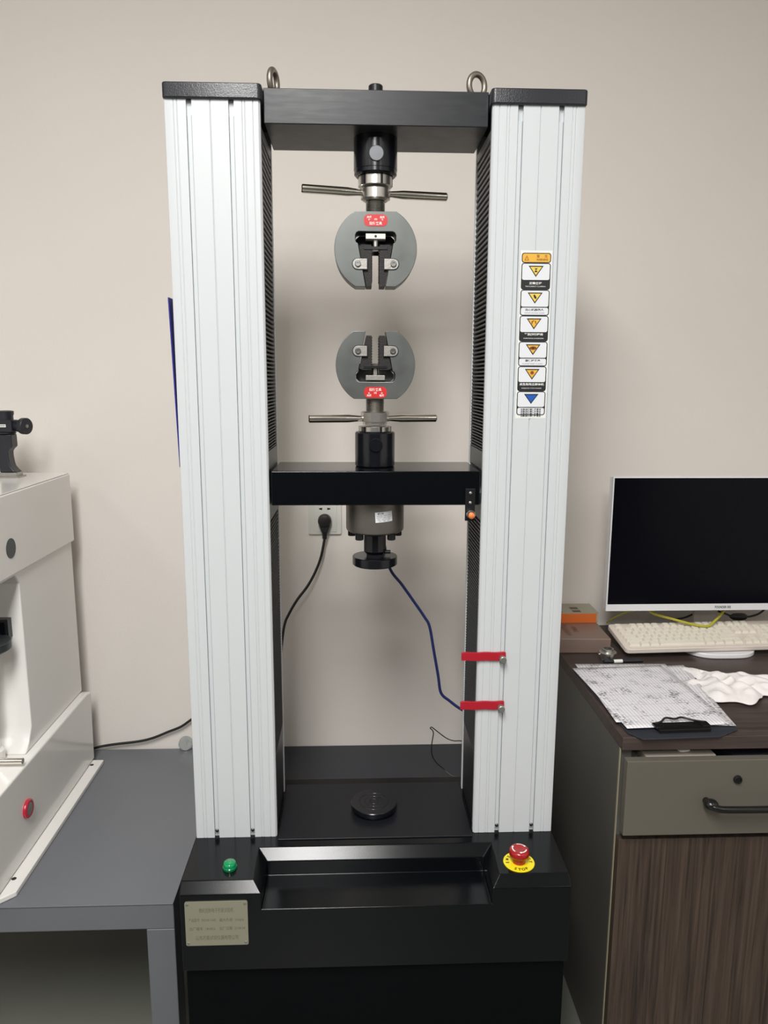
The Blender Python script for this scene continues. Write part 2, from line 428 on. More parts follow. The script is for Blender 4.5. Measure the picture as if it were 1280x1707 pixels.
for s in (-1, 1):
    c = put('column_cover', B().use('white_profile').prism(column_outline(s), ZB + 0.0005, 1.850), mc, sharp=25,
            label='white ribbed column on the %s of the machine' % ('left' if s < 0 else 'right'))
    cols.append(c)
    for xa, xb in ((0.2324, 0.2406), (0.3004, 0.3086)):
        lo, hi = min(s * xa, s * xb), max(s * xa, s * xb)
        sp = B().use('strip_white').prism([(lo, 0.0068), (lo, 0.0034), (lo + 0.0012, 0.0022), (hi - 0.0012, 0.0022), (hi, 0.0034), (hi, 0.0068)], ZB + 0.0105, 1.8225)
        put('slot_strip', sp, c, sharp=25)
        xm = (lo + hi) / 2
        put('screw', B().use('screw_dark').lathe([(0.0034, 0), (0.0034, 0.0012), (0.0022, 0.0026), (0.0004, 0.003)], (xm, 0.0024, ZB + 0.0145), (0, -1, 0), 16), c)
    put('slot_backing', B().use('slot_dark').box(min(s * .232, s * .309), max(s * .232, s * .309), 0.0072, 0.0085, ZB + 0.001, 1.849), c)
    # end cap
    x0, x1 = sorted((s * 0.1868, s * 0.3460))
    cp = B().use('cap').rbox(x0, x1, -0.0055, 0.176, 1.8465, 1.8705, r=0.007, n=5)
    put('column_cap', cp, mc, bevel=0.0022, seg=3, sharp=50)
    for yy in (0.03, 0.14):
        pass
    # eye bolt
    cx = s * 0.1765
    e = B().use('eyebolt'); ring = []
    ang = math.radians(72 if s < 0 else 22)
    for i in range(28):
        t = 2 * PI * i / 28
        ring.append((cx + 0.0155 * math.cos(t) * math.cos(ang), 0.09 + 0.0155 * math.cos(t) * math.sin(ang), 1.9065 + 0.0185 * math.sin(t)))
    e.tube(ring, 0.0052, 12, closed=True)
    e.cyl(0.0115, 1.8726, 1.880, (cx, 0.09, 0), bev=0.001); e.cyl(0.007, 1.880, 1.889, (cx, 0.09, 0))
    put('eye_bolt', e, mc)

# top beam
put('top_beam', B().use('beam').box(-0.1865, 0.1865, 0.02, 0.1655, 1.8177, 1.8725), mc, bevel=0.0015)
b = B().use('oxide').cyl(0.0125, 1.8725, 1.9040, (0, 0.09, 0), bev=0.0015)
put('beam_bolt', b, mc)

# bellows: folded black covers in the open inner side of each column
def bellows(s, z0, z1, p0, p1):
    """fold height runs from p0 at the bottom to p1 at the top"""
    b = B().use('bellows'); zs = [z0]; z = z0
    while z < z1:
        t = (z - z0) / (z1 - z0); z += (p0 + (p1 - p0) * t) / 2; zs.append(z)
    k = (z1 - z0) / (zs[-1] - z0); zs = [z0 + (q - z0) * k for q in zs]
    prof = []
    for i, z in enumerate(zs):
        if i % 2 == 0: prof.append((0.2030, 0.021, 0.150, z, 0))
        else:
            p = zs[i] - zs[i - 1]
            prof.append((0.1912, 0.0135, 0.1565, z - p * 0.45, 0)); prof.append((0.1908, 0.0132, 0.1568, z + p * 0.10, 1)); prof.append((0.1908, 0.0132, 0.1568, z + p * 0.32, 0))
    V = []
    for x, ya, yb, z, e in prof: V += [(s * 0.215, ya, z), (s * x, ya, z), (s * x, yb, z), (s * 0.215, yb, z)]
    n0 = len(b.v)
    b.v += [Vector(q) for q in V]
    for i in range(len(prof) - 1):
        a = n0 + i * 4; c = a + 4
        b.use('fold_glint' if prof[i][4] else 'bellows')
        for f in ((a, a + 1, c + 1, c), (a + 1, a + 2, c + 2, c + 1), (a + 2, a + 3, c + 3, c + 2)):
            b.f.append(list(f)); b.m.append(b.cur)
    return b
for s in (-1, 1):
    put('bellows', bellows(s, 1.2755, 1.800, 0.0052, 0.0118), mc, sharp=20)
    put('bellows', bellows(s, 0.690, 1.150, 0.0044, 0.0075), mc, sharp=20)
    put('inner_panel', B().use('bed').box(min(s * .1915, s * .203), max(s * .1915, s * .203), 0.0125, 0.1575, ZB + 0.003, 0.689), mc, bevel=0.0005)
    for z0, z1 in ((1.2425, 1.275), (1.1505, 1.179), (1.8005, 1.8125)):
        put('bellows_end_plate', B().use('plate_grey').box(min(s * .1905, s * .215), max(s * .1905, s * .215), 0.0125, 0.1575, z0, z1), mc, bevel=0.0006)

# crosshead
b = B().use('black_paint').box(-0.1865, 0.1865, 0.004, 0.1585, 1.1800, 1.2414)
cr = put('crosshead', b, mc, bevel=0.0018)
bk = B().use('oxide').box(0.160, 0.1775, -0.0005, 0.0040, 1.152, 1.2105)
sb = put('limit_sensor', bk, mc, bevel=0.0008)
for z in (1.2030, 1.1855):
    put('screw', B().use('screw').lathe([(0.0033, 0), (0.0030, 0.0015), (0.0018, 0.0026), (0.0003, 0.003)], (0.1685, -0.0005, z), (0, -1, 0), 16), sb)
put('sensor_barrel', B().use('screw').cyl(0.0078, 0, 0.012, (0.1690, 0.0, 1.1650), (0, -1, 0), bev=0.001), sb)
put('sensor_tip', B().use('orange').lathe([(0.0056, 0), (0.0056, 0.003), (0.0035, 0.005), (0.0003, 0.0055)], (0.1697, -0.0118, 1.1640), (0, -1, 0), 20), sb, label='orange tip of the sensor')

# load cell, bolts and upper compression platen
LC = (0, 0.080, 0)
b = B().use('loadcell').lathe([(0.0500, 1.1190), (0.0535, 1.1215), (0.0548, 1.1250), (0.0548, 1.1799)], LC, seg=64)
lc = put('load_cell', b, mc, sharp=25)
for k in (-48, -132, 10, 170, 55, 125):
    t = math.radians(k)
    put('bolt', B().use('oxide').cyl(0.0078, 1.1075, 1.1195, (0.0445 * math.cos(t), 0.080 + 0.0445 * math.sin(t), 0), seg=20, bev=0.0008), lc)
def on_cyl(r, cx, cy, u0, z0, tilt=0.0):
    def f(u, v):
        uu = u * math.cos(tilt) - v * math.sin(tilt); vv = u * math.sin(tilt) + v * math.cos(tilt)
        a = (u0 + uu) / r
        return (cx + r * math.sin(a), cy - r * math.cos(a), z0 + vv)
    return f
f = on_cyl(0.0552, 0, 0.080, 0.0155, 1.1545, 0.07)
b = B().use('label'); n = 10; vs = []; fs = []
for i in range(n + 1):
    u = -0.0165 + 0.033 * i / n; vs += [f(u, -0.0095), f(u, 0.0095)]
for i in range(n): fs.append((2 * i, 2 * i + 2, 2 * i + 3, 2 * i + 1))
b.add(vs, fs)
g = on_cyl(0.0554, 0, 0.080, 0.0155, 1.1545, 0.07); b.use('black')
for i, (tx, wd, v0, hh) in enumerate((('MT1104', 0.011, 0.0066, 0.0042), ('LOAD CELL  MODEL  WDW', 0.027, 0.0026, 0.0026), ('CAPACITY 100kN  2.0mV/V', 0.028, -0.0008, 0.0026), ('SN 10C21180', 0.024, -0.0042, 0.0026), ('EXC + RED  - BLK', 0.020, -0.0074, 0.0024))):
    dx = -0.006 if i == 0 else 0
    b.text(tx, hh, (lambda u, v, dx=dx, v0=v0: g(u + dx, v + v0)), wd, bold=0.00012 if i == 0 else 0)
b.flat = True
put('data_label', b, lc, label='white data sticker on the load cell')
prof = [(0.0215, 1.1190), (0.0215, 1.0800), (0.0165, 1.0735), (0.0165, 1.0690)]
b = B().use('black_gloss').lathe(prof[::-1], LC, seg=12, a0=0.26)
stem = put('platen_stem', b, mc, sharp=25)
b = B().use('black_gloss').lathe([(0.0410, 1.0525), (0.0428, 1.0545), (0.0428, 1.0690), (0.0418, 1.0700)], LC, seg=64)
put('compression_platen', b, mc, sharp=25, label='round black platen under the load cell')
put('set_screw', B().use('oxide').cyl(0.0036, 0.015, 0.030, (0, 0.080, 1.0775), (1, -0.12, 0), seg=14, bev=0.0005), mc)

# limit stops clamped on the right column
for z in (0.8960, 0.7990):
    vs = []; fs = []; n = 16
    b = B().use('strap_red')
    for i in range(n + 1):
        x = 0.1590 + (0.2415 - 0.1590) * i / n; dz = 0.0004 * math.sin(i * 0.9); w_ = 0.0080 if 1 <= i < n else 0.0074
        for y, q in ((-0.0055, -w_), (-0.0055, w_), (-0.0010, w_), (-0.0010, -w_)): vs.append((x, y, z + q + dz))
    for i in range(n):
        a = i * 4; c = a + 4
        for k in range(4): fs.append((a + k, a + (k + 1) % 4, c + (k + 1) % 4, c + k))
    fs += [(3, 2, 1, 0), (n * 4, n * 4 + 1, n * 4 + 2, n * 4 + 3)]
    b.add(vs, fs)
    st = put('limit_stop', b, mc, bevel=0.0006)
    st['label'] = 'red limit stop bar on the right column, %s one' % ('upper' if z > 0.85 else 'lower')
    kb_ = B().use('knurl'); kb_.lathe([(0.0050, 0.0), (0.0064, 0.001), (0.0064, 0.0095), (0.0052, 0.0105), (0.0003, 0.0106)], (0.2350, -0.0055, z - 0.0035), (0, -1, 0), 28)
    put('clamp_knob', kb_, st, sharp=30)

# warning label on the right column
lb = put('warning_label', B().use('label_edge').prism([(0.2445, 1.3355), (0.2985, 1.3355), (0.2985, 1.6185), (0.2445, 1.6185)], -0.0004, -0.00005, 'y'), mc,
         label='vertical strip of seven warning panels')
LX = 0.2715
def panel(zc, h, kind, zh, en, dark):
    b = B(); e = 0.0003
    W = 0.0252
    def q(outline, m, lvl): 
        b.use(m).prism(outline, -0.0004 - lvl * 0.00005, -0.0004 - (lvl - 1) * 0.00005, 'y')
    P = lambda u, v, l: (LX + u, -0.00041 - l * 0.00005, zc + v)
    q(rrect(LX - W, LX + W, zc - h / 2, zc + h / 2, 0.0045, 4), 'black', 1)
    if kind == 'header':
        q(rrect(LX - W + .0015, LX + W - .0015, zc - h / 2 + .0014, zc + h / 2 - .0014, 0.0035, 4), 'amber', 2)
        q([(LX - .0205, zc - .0042), (LX - .0125, zc - .0042), (LX - .0165, zc + .0040)], 'brown', 3)
        q([(LX - .0190, zc - .0034), (LX - .0140, zc - .0034), (LX - .0165, zc + .0022)], 'amber', 4)
        b.use('brown').text('!', 0.005, lambda u, v: P(u - .0165, v - .001, 4.2))
        b.text('警', 0.0055, lambda u, v: P(u + .003, v + .0028, 4.2)); b.text('告', 0.0055, lambda u, v: P(u + .0165, v + .0028, 4.2))
        b.text('WARNING', 0.0048, lambda u, v: P(u + .010, v - .0028, 4.2), 0.020, bold=0.0001)
    else:
        split = zc - h / 2 + h * (0.37 if dark else 0.33)
        q(rrect(LX - W + .0016, LX + W - .0016, split if dark else split + .0008, zc + h / 2 - .0014, 0.0030, 4), 'label', 2)
        if not dark:
            q(rrect(LX - W + .0016, LX + W - .0016, zc - h / 2 + .0016, split - .0008, 0.0030, 4), 'label', 2)
        tz = zc + h / 2 - 0.0045; th = 0.0185 if kind != 'blue' else 0.0175
        q([(LX - .0130, tz), (LX + .0130, tz), (LX, tz - th)], 'black', 3)
        q([(LX - .0100, tz - .0018), (LX + .0100, tz - .0018), (LX, tz - th + .0030)], 'blue' if kind == 'blue' else ('yellow' if kind in ('press', 'hand') else 'amber'), 4)
        z = tz - 0.0065
        if kind == 'press':
            q([(LX - .0032, z + .0030), (LX - .001, z + .0018), (LX, z + .0030), (LX + .001, z + .0018), (LX + .0032, z + .0030), (LX + .001, z - .0002), (LX - .001, z - .0002)], 'black', 5)
            q([(LX - .0030, z - .0040), (LX - .001, z - .0010), (LX + .001, z - .0010), (LX + .0030, z - .0040)], 'black', 5)
        elif kind == 'hand':
            q([(LX - .0030, z + .0020), (LX - .0008, z + .0034), (LX + .0026, z - .0012), (LX + .0020, z - .0046), (LX - .0014, z - .0026)], 'black', 5)
        elif kind == 'cut':
            q([(LX - .0044, z + .0012), (LX - .0006, z + .0036), (LX + .0002, z + .0026), (LX - .0026, z - .0002), (LX - .0030, z - .0032), (LX - .0044, z - .0032)], 'brown', 5)
            q([(LX + .0008, z + .0026), (LX + .0030, z + .0022), (LX + .0042, z - .0024), (LX + .0030, z - .0030)], 'brown', 5)
        elif kind == 'eye':
            q([(LX + .0062 * math.cos(t) , z + .0030 * math.sin(t) ) for t in [i * PI / 8 for i in range(16)]], 'brown', 5)
            q([(LX + .0016 * math.cos(t) , z + .0016 * math.sin(t) ) for t in [i * PI / 5 for i in range(10)]], 'black', 6)
        elif kind == 'burst':
            q([(LX + (.0042 if i % 2 else .0024) * math.cos(i * PI / 10), z + (.0042 if i % 2 else .0024) * math.sin(i * PI / 10)) for i in range(20)], 'brown', 5)
        b.use('white' if dark else 'black')
        if kind == 'blue':
            for r_ in range(4):
                b.text('设备运行请保持清洁', 0.0036, (lambda u, v, r_=r_: P(u, v + (split - zc) - .0036 - r_ * .0037, 3)), 0.036, bold=0.0001)
        else:
            mid = (zc - h / 2 + split) / 2
            dz = 0.0028 if not (dark and kind != 'press') else 0.0042
            b.text(zh, 0.0042, lambda u, v: P(u, v + mid - zc + dz, 3), 0.0037 * len(zh) * 1.45, bold=0.0001)
            b.text(en, 0.0026, lambda u, v: P(u, v + mid - zc - .0026, 3), 0.035)
    b.flat = False
    put('warning_panel', b, lb, sharp=30)
panel(1.6065, 0.0165, 'header', '', '', False)
zz = 1.5982
for h, kind, zh, en, dark in ((0.0440, 'press', '正确夹持', 'THE CORRECT CLAMPING', True), (0.0430, 'hand', '当心机器伤人', 'WATCH MOVING HANDS', False),
        (0.0435, 'cut', '严禁超行程用', 'OVERSTROKE IS FORBIDDEN', True), (0.0420, 'eye', '请保持干净', 'PLEASE KEEP CLEAN', False),
        (0.0430, 'burst', '发生危险立即停机', 'IMMEDIATELY STOP IF DANGER', True), (0.0415, 'blue', '', '', False)):
    panel(zz - h / 2, h, kind, zh, en, dark); zz -= h

# lamp, emergency stop, nameplate
LP = (-0.2655, -0.0895, 0)
b = B().use('green_dark').lathe([(0.0128, ZB), (0.0128, ZB + 0.0035), (0.0118, ZB + 0.0045)], LP, seg=32)
lp = put('indicator_lamp', b, mc, label='green indicator lamp on the left shoulder')
put('lens', B().use('green').lathe([(0.0112, ZB + 0.0045), (0.0112, ZB + 0.0095), (0.0100, ZB + 0.0115), (0.0003, ZB + 0.0125)], LP, seg=32), lp, sharp=60)
ES = (0.2600, -0.0925, 0)
b = B().use('stop_yellow').lathe([(0.0282, ZB), (0.0285, ZB + 0.001), (0.0280, ZB + 0.0022)], ES, seg=48)
b.use('black')
def arc_text(b, body, r, a_mid, span, size, top):
    n = len(body)
    for i, ch in enumerate(body):
        t = a_mid + (span * (i / (n - 1) - 0.5)) * (-1 if top else 1)
        cx, cy = ES[0] + r * math.cos(t), ES[1] + r * math.sin(t)
        rot = t - PI / 2 if top else t + PI / 2
        b.text(ch, size, lambda u, v: (cx + u * math.cos(rot) - v * math.sin(rot), cy + u * math.sin(rot) + v * math.cos(rot), ZB + 0.00235), bold=0.0003)
arc_text(b, 'STOP', 0.0222, -PI / 2, 0.95, 0.0085, False)
arc_text(b, 'EMERGENCY', 0.0215, PI / 2, 3.3, 0.0075, True)
es = put('emergency_stop', b, mc, label='red mushroom stop button on a yellow ring')
b = B().use('stop_red').lathe([(0.0120, ZB + 0.0022), (0.0120, ZB + 0.0130), (0.0178, ZB + 0.0155), (0.0186, ZB + 0.0200), (0.0180, ZB + 0.0250), (0.0160, ZB + 0.0280), (0.0120, ZB + 0.0288), (0.0100, ZB + 0.0278), (0.0003, ZB + 0.0278)], ES, seg=48)
bt = put('button', b, es, sharp=60)
b = B().use('white')
for k in range(3):
    vs = []; fs = []
    for i in range(13):
        t = math.radians(20 + 120 * k + 82 * i / 12); 
        w0, w1 = (0.0116, 0.0136) if i > 2 else (0.0108, 0.0144)
        if i == 0: w0 = w1 = 0.0126
        for r_ in (w0, w1):
            vs.append((ES[0] + r_ * math.cos(t), ES[1] + r_ * math.sin(t), ZB + (0.02895 if r_ < 0.0130 else 0.02880)))
    for i in range(12): fs.append((2 * i, 2 * i + 1, 2 * i + 3, 2 * i + 2))
    b.add(vs, fs)
b.flat = True
put('turn_arrows', b, es, label='white turn arrows on the red button')
b = B().use('nameplate').rbox(-0.3365, -0.2275, -0.1424, -0.1402, 0.4190, 0.5050, r=0.003, axis='y')
b.use('engrave')
for tx, hh, v0, wd, u0 in (('微机控制电子万能试验机', 0.0100, 0.0265, 0.060, 0.0), ('产品型号  WDW-100E', 0.0074, 0.0075, 0.047, -0.025), ('最大负荷  100kN', 0.0074, 0.0070, 0.042, 0.026),
                           ('出厂编号  180426', 0.0074, -0.0095, 0.045, -0.025), ('出厂日期  2018.04', 0.0074, -0.0095, 0.044, 0.027), ('山东万能试验仪器有限公司', 0.0095, -0.0275, 0.074, 0.0)):
    b.text(tx, hh, (lambda u, v, u0=u0, v0=v0: (-0.282 + u0 + u, -0.14246, 0.462 + v0 + v)), wd)
npl = put('nameplate', b, mc, label='metal nameplate with engraved Chinese lettering')
for x in (-0.3320, -0.2320):
    for z in (0.4240, 0.5000):
        put('rivet', B().use('screw').lathe([(0.0026, 0), (0.0020, 0.0011), (0.0003, 0.0014)], (x, -0.1424, z), (0, -1, 0), 12), npl)

# ============================================================ GRIPS (pinned to the frame)
def grip(zc, up, label):
    """up=+1: hangs from the top beam, jaws open downward; -1: stands on the crosshead, jaws open upward"""
    k = 1 if up > 0 else -1
    hf = 0.0637 if up > 0 else 0.0605
    r = 0.0732 if up > 0 else 0.0722
    t = thing('tension_grip', label, 'grip', (0, 0.09, 1.8177 if up > 0 else 1.2414), group='pair of round wedge grips')
    YF, YB = 0.067, 0.114
    # body outline in (x, v), v positive towards the mounting side
    o = []
    a1 = math.asin(hf / r); n = 20
    for i in range(n + 1):
        a = a1 - 2 * a1 * i / n; o.append((r * math.cos(a), r * math.sin(a)))
    cav = [(0.0178, -hf), (0.0312, 0.0100), (0.0345, 0.0120), (0.0360, 0.0160), (0.0360, 0.0235), (0.0340, 0.0280), (0.0300, 0.0300)]
    o += cav + [(-x, v) for x, v in cav[::-1]]
    for i in range(n + 1):
        a = PI + a1 - 2 * a1 * i / n; o.append((r * math.cos(a), r * math.sin(a)))
    b = B().use('grip_steel').prism([(x, zc + k * v) for x, v in o], YF, YB, 'y')
    body = put('grip_body', b, t, bevel=0.0009, sharp=30)
    Z = lambda v: zc + k * v
    # red badge
    g = B().use('red').rbox(-0.0208, 0.0208, 0.0664, 0.0670, min(Z(.0385), Z(.0585)), max(Z(.0385), Z(.0585)), r=0.0085, n=6, axis='y')
    g.use('white'); m0 = Z(0.0485); yy = 0.06634
    def T(tx, h, u0, v0, wd=None): g.text(tx, h, lambda u, v: (u0 + u, yy, m0 + v0 + v), wd, bold=0.00012)
    if up > 0:
        T('夹紧', 0.0042, -0.0115, 0.0052); T('松开', 0.0042, 0.0115, 0.0052); T('←', 0.0045, -0.0115, 0.0012); T('→', 0.0045, 0.0115, 0.0012); T('(O)', 0.0035, 0, 0.0016); T('拉伸夹具', 0.0056, 0, -0.0048)
    else:
        T('拉伸夹具', 0.0056, 0, 0.0050); T('←', 0.0045, -0.0115, -0.0012); T('→', 0.0045, 0.0115, -0.0012); T('(O)', 0.0035, 0, -0.0012); T('夹紧', 0.0042, -0.0115, -0.0056); T('松开', 0.0042, 0.0115, -0.0056)
    put('badge', g, body, label='red badge with white lettering')
    # jaws
    for s in (-1, 1):
        pts = [(0.0068, -hf + (0.0 if up > 0 else 0.0075)), (0.0168, -hf + (0.0 if up > 0 else 0.0075)), (0.0298, 0.0055), (0.0240, 0.0085), (0.0075, 0.0085), (0.0068, 0.004)]
        j = B().use('jaw').prism([(s * x, Z(v)) for x, v in pts], 0.0705, 0.1105, 'y')
        jw = put('wedge_jaw', j, t, bevel=0.0006)
        # serrated face
        sr = B().use('jaw')
        for q in range(11):
            v = -hf + 0.010 + q * 0.0048
            xs = sorted((s * 0.0058, s * 0.0069)); zz_ = sorted((Z(v), Z(v + 0.0026)))
            sr.box(xs[0], xs[1], 0.0715, 0.1095, zz_[0], zz_[1])
        put('serrated_face', sr, jw)
        # clamp plate over a dark plate that paints the shaded gap around it
        xa, xb = 0.0150, 0.0400
        rc = [(xa + 0.012, Z(-.0365))] ; 
        zc2 = (Z(-.0160) + Z(-.0345)) / 2; hh = 0.00925
        def stadium(ex):
            p = [(s * (xa - ex), zc2 - hh - ex), (s * (xa - ex), zc2 + hh + ex)]
            for i in range(11):
                a = PI / 2 - PI * i / 10
                p.append((s * (0.0318 + (hh + ex) * math.cos(a)), zc2 + (hh + ex) * math.sin(a)))
            return p
        rec = B().use('oxide').prism([q for q in stadium(0.0010) if True], 0.0667, 0.0671, 'y')  # raised dark plate, shade of a recess put into its colour
        put('recess_shade', rec, body)
        cp = B().use('clamp').prism(stadium(-0.0002), 0.0645, 0.0670, 'y')
        cl = put('clamp_plate', cp, t, bevel=0.0005)
        sc = B().use('screw').lathe([(0.0052, 0), (0.0052, 0.0022), (0.0044, 0.0030), (0.0026, 0.0030), (0.0024, 0.0012), (0.0003, 0.0012)], (s * 0.0315, 0.0645, zc2), (0, -1, 0), 24)
        put('screw', sc, cl, sharp=30)
    put('cavity_shade_plate', B().use('oxide' if up > 0 else 'grip_steel').prism([(x, Z(v)) for x, v in [(-.0290, -.004), (.0290, -.004), (.0308, .0100), (.0355, .0160), (.0355, .0235), (.0290, .0296), (-.0290, .0296), (-.0355, .0235), (-.0355, .0160), (-.0308, .0100)]], 0.1106, 0.1136, 'y'), t)  # added backing plate, its colour gives the cavity a shaded tone
    # centre block, screw and cross bar
    bl = B().use('worn' if up > 0 else 'clamp').box(-0.0175, 0.0175, 0.0690, 0.0930, min(Z(.0178), Z(.0268)), max(Z(.0178), Z(.0268)))
    blk = put('centre_block', bl, t, bevel=0.0006)
    if up > 0:
        put('hole', B().use('black').cyl(0.0022, 0, 0.0003, (0, 0.0690, Z(0.0223)), (0, -1, 0), seg=16), blk)
    sc = B().use('steel').lathe([(0.0085, Z(-.0005)), (0.0085, Z(.0030)), (0.0050, Z(.0034)), (0.0050, Z(.0175))], (0, 0.080, 0), seg=28)
    put('draw_screw', sc, t, sharp=30)
    cb = B().use('oxide').box(-0.0215, 0.0215, 0.0700, 0.1000, min(Z(-.0002), Z(.0058)), max(Z(-.0002), Z(.0058)))
    cb = B().use('oxide').box(-0.0210, 0.0210, 0.0690, 0.0750, min(Z(.0000), Z(.0052)), max(Z(.0000), Z(.0052)))
    put('cross_bar', cb, t, bevel=0.0004)
    # stud, nuts, handles, adapter: heights measured from the mounting face
    A = (0, 0.09, 0)
    zb = Z(hf)
    if up > 0:
        z_hn0, z_hn1, z_ln0, z_ln1, z_ad0, z_ad1 = 1.7135, 1.7350, 1.7370, 1.7545, 1.7545, 1.8176
    else:
        z_hn1, z_hn0, z_ln1, z_ln0, z_ad1, z_ad0 = 1.3435, 1.3190, 1.3165, 1.3060, 1.3060, 1.2415
    pr = []; zs0, zs1 = min(zb, z_hn0), max(zb, z_hn1)
    z = zs0; i = 0
    if up > 0: za, zb2 = zb, z_hn0 + 0.004
    else: za, zb2 = z_hn1 - 0.004, zb
    z = za
    while z < zb2:
        pr.append((0.0172 if i % 2 else 0.0160, z)); z += 0.0013; i += 1
    pr.append((0.0168, zb2))
    put('threaded_stud', B().use('steel_dark').lathe(pr, A, seg=36), t, sharp=20)
    lo, hi = min(z_hn0, z_hn1), max(z_hn0, z_hn1)
    hn = B().use('steel').lathe([(0.0205, lo), (0.0245, lo + 0.003), (0.0260, lo + 0.0035), (0.0260, hi - 0.002), (0.0240, hi)] if up > 0 else [(0.0225, lo), (0.0225, lo + 0.005), (0.0265, lo + 0.006), (0.0265, hi - 0.002), (0.0245, hi)], A, seg=40 if up > 0 else 10)
    nut = put('handle_nut', hn, t, sharp=30)
    lo, hi = min(z_ln0, z_ln1), max(z_ln0, z_ln1)
    ln = B().use('steel').lathe([(0.0285, lo), (0.0300, lo + 0.0012), (0.0300, hi - 0.001), (0.0285, hi)], A, seg=40)
    for a in range(6):
        t_ = math.radians(20 + 60 * a)
        ln.use('oxide').box(-0.0022, 0.0022, 0.0282, 0.0304, lo + 0.0008, hi - 0.0002, Matrix.Translation((0, 0.09, 0)) @ Matrix.Rotation(t_, 4, 'Z'))
    put('lock_nut', ln, t, sharp=30)
    zh = (z_hn0 + z_hn1) / 2 + (0.0030 if up > 0 else -0.0008)
    ah = math.radians(8)
    for s in (-1, 1):
        L_ = 0.131 if up > 0 else (0.124 if s < 0 else 0.118)
        h = B().use('chrome').lathe([(0.0055, 0.0235), (0.0055, 0.030), (0.0075, 0.050), (0.0076, L_ - 0.0015), (0.0062, L_)], (0, 0.09, zh), (s * math.cos(ah), s * math.sin(ah), 0.02 if (up > 0 and s < 0) else 0.0), seg=24)
        put('handle', h, t, sharp=30)
    lo, hi = z_ad0, z_ad1
    rr = 0.0385 if up > 0 else 0.0372
    ad = B().use('black_gloss').lathe([(rr - 0.002, lo), (rr, lo + 0.002), (rr, hi - 0.002), (rr - 0.002, hi)] if up < 0 else [(rr - 0.004, lo), (rr - 0.0008, lo + 0.003), (rr - 0.0008, lo + 0.009), (rr, lo + 0.010), (rr, hi)], A, seg=56)
    adp = put('pin_adapter', ad, t, sharp=30)
    zp = 1.7835 if up > 0 else 1.2835
    pn = B().use('pin_face' if up > 0 else 'black_gloss').lathe([(0.0126, 0.03), (0.0126, 0.0405 - (0 if up > 0 else 0.0012)), (0.0118, 0.0412 - (0 if up > 0 else 0.0012)), (0.0003, 0.0413 - (0 if up > 0 else 0.0012))], (0.0005, 0.09, zp), (0, -1, 0), 36)
    put('pin', pn, adp, sharp=30)
    return t
grip(1.6290, 1, 'upper round steel grip hanging from the top beam, jaws opening downward')
grip(1.4275, -1, 'lower round steel grip standing on the moving crosshead, jaws opening upward')

# lower compression platen on the bed
zt = ZB + 0.0026
b = B().use('black_gloss').lathe([(0.0385, zt), (0.0400, zt + 0.001), (0.0400, zt + 0.006), (0.0465, zt + 0.0065), (0.0470, zt + 0.0080), (0.0470, zt + 0.0160), (0.0460, zt + 0.0170), (0.0300, zt + 0.0170), (0.0297, zt + 0.0166), (0.0290, zt + 0.0166), (0.0287, zt + 0.0170), (0.0190, zt + 0.0170), (0.0187, zt + 0.0166), (0.0180, zt + 0.0166), (0.0177, zt + 0.0170), (0.009, zt + 0.0170), (0.0087, zt + 0.0166), (0.0080, zt + 0.0166), (0.0077, zt + 0.0170), (0.0003, zt + 0.0170)], (-0.001, 0.084, 0), seg=72)
tag(put('compression_platen', b, sharp=25), 'round black compression platen with concentric rings, on the machine bed', 'platen')

# blue board beside the left column
b = B().use('folder_blue').prism([(-0.3472, 1.2480), (-0.3450, 1.2480), (-0.3520, 1.5380), (-0.3545, 1.5380)], 0.010, 0.10, 'y')
tag(put('document_board', b, bevel=0.0006), 'thin dark blue board hanging against the outer side of the left column', 'board')

# ============================================================ WALL SOCKET AND CABLES
so = thing('wall_socket', 'white two-gang wall socket plate seen under the crosshead', 'socket', (-0.1165, Y1, 1.005))
b = B().use('socket').rbox(-0.1595, -0.0735, 0.5875, 0.5945, 1.0050, 1.0910, r=0.005, n=4, axis='y')
put('plate', b, so, bevel=0.0015, seg=3)
b = B().use('socket').rbox(-0.1440, -0.0860, 0.5860, 0.5874, 1.0120, 1.0860, r=0.002, n=3, axis='y')
put('rocker_panel', b, so, bevel=0.0005)
b = B().use('black')
for s in (-1, 1):
    b.prism([(-0.1165 + s * 0.0065, 1.0700), (-0.1165 + s * 0.0065, 1.0760), (-0.1165 + s * 0.0145, 1.0745), (-0.1165 + s * 0.0145, 1.0715)], 0.5856, 0.5859, 'y')
put('pin_holes', b, so)
pc = thing('power_plug', 'black power plug in the wall socket with its cable running down left', 'plug', (-0.1165, 0.585, 1.040))
b = B().use('cable_black').lathe([(0.0165, 0), (0.0175, 0.006), (0.0172, 0.018), (0.0150, 0.024), (0.0060, 0.026), (0.0003, 0.026)], (-0.1165, 0.5855, 1.0440), (0, -1, 0), 28)
b.prism([(-0.1325, 1.040), (-0.1005, 1.040), (-0.1090, 1.0130), (-0.1240, 1.0130)], 0.564, 0.582, 'y')
put('plug_body', b, pc, bevel=0.002, seg=2)
b = B().use('cable_black').lathe([(0.0066, 0), (0.0066, 0.004), (0.0050, 0.005), (0.0066, 0.006), (0.0062, 0.010), (0.0048, 0.011), (0.0060, 0.012), (0.0056, 0.017), (0.004, 0.018)], (-0.1165, 0.572, 1.0140), (-0.02, 0, -1), 16)
put('strain_relief', b, pc)
b = B().use('cable_black').tube([(-0.1168, 0.572, 0.998), (-0.1265, 0.570, 0.950), (-0.1421, 0.568, 0.909), (-0.1628, 0.566, 0.8715), (-0.1898, 0.563, 0.8360), (-0.2106, 0.560, 0.8005), (-0.2238, 0.556, 0.7680), (-0.2320, 0.54, 0.70), (-0.236, 0.50, 0.60), (-0.236, 0.48, 0.50), (-0.236, 0.47, 0.417)], 0.0036)
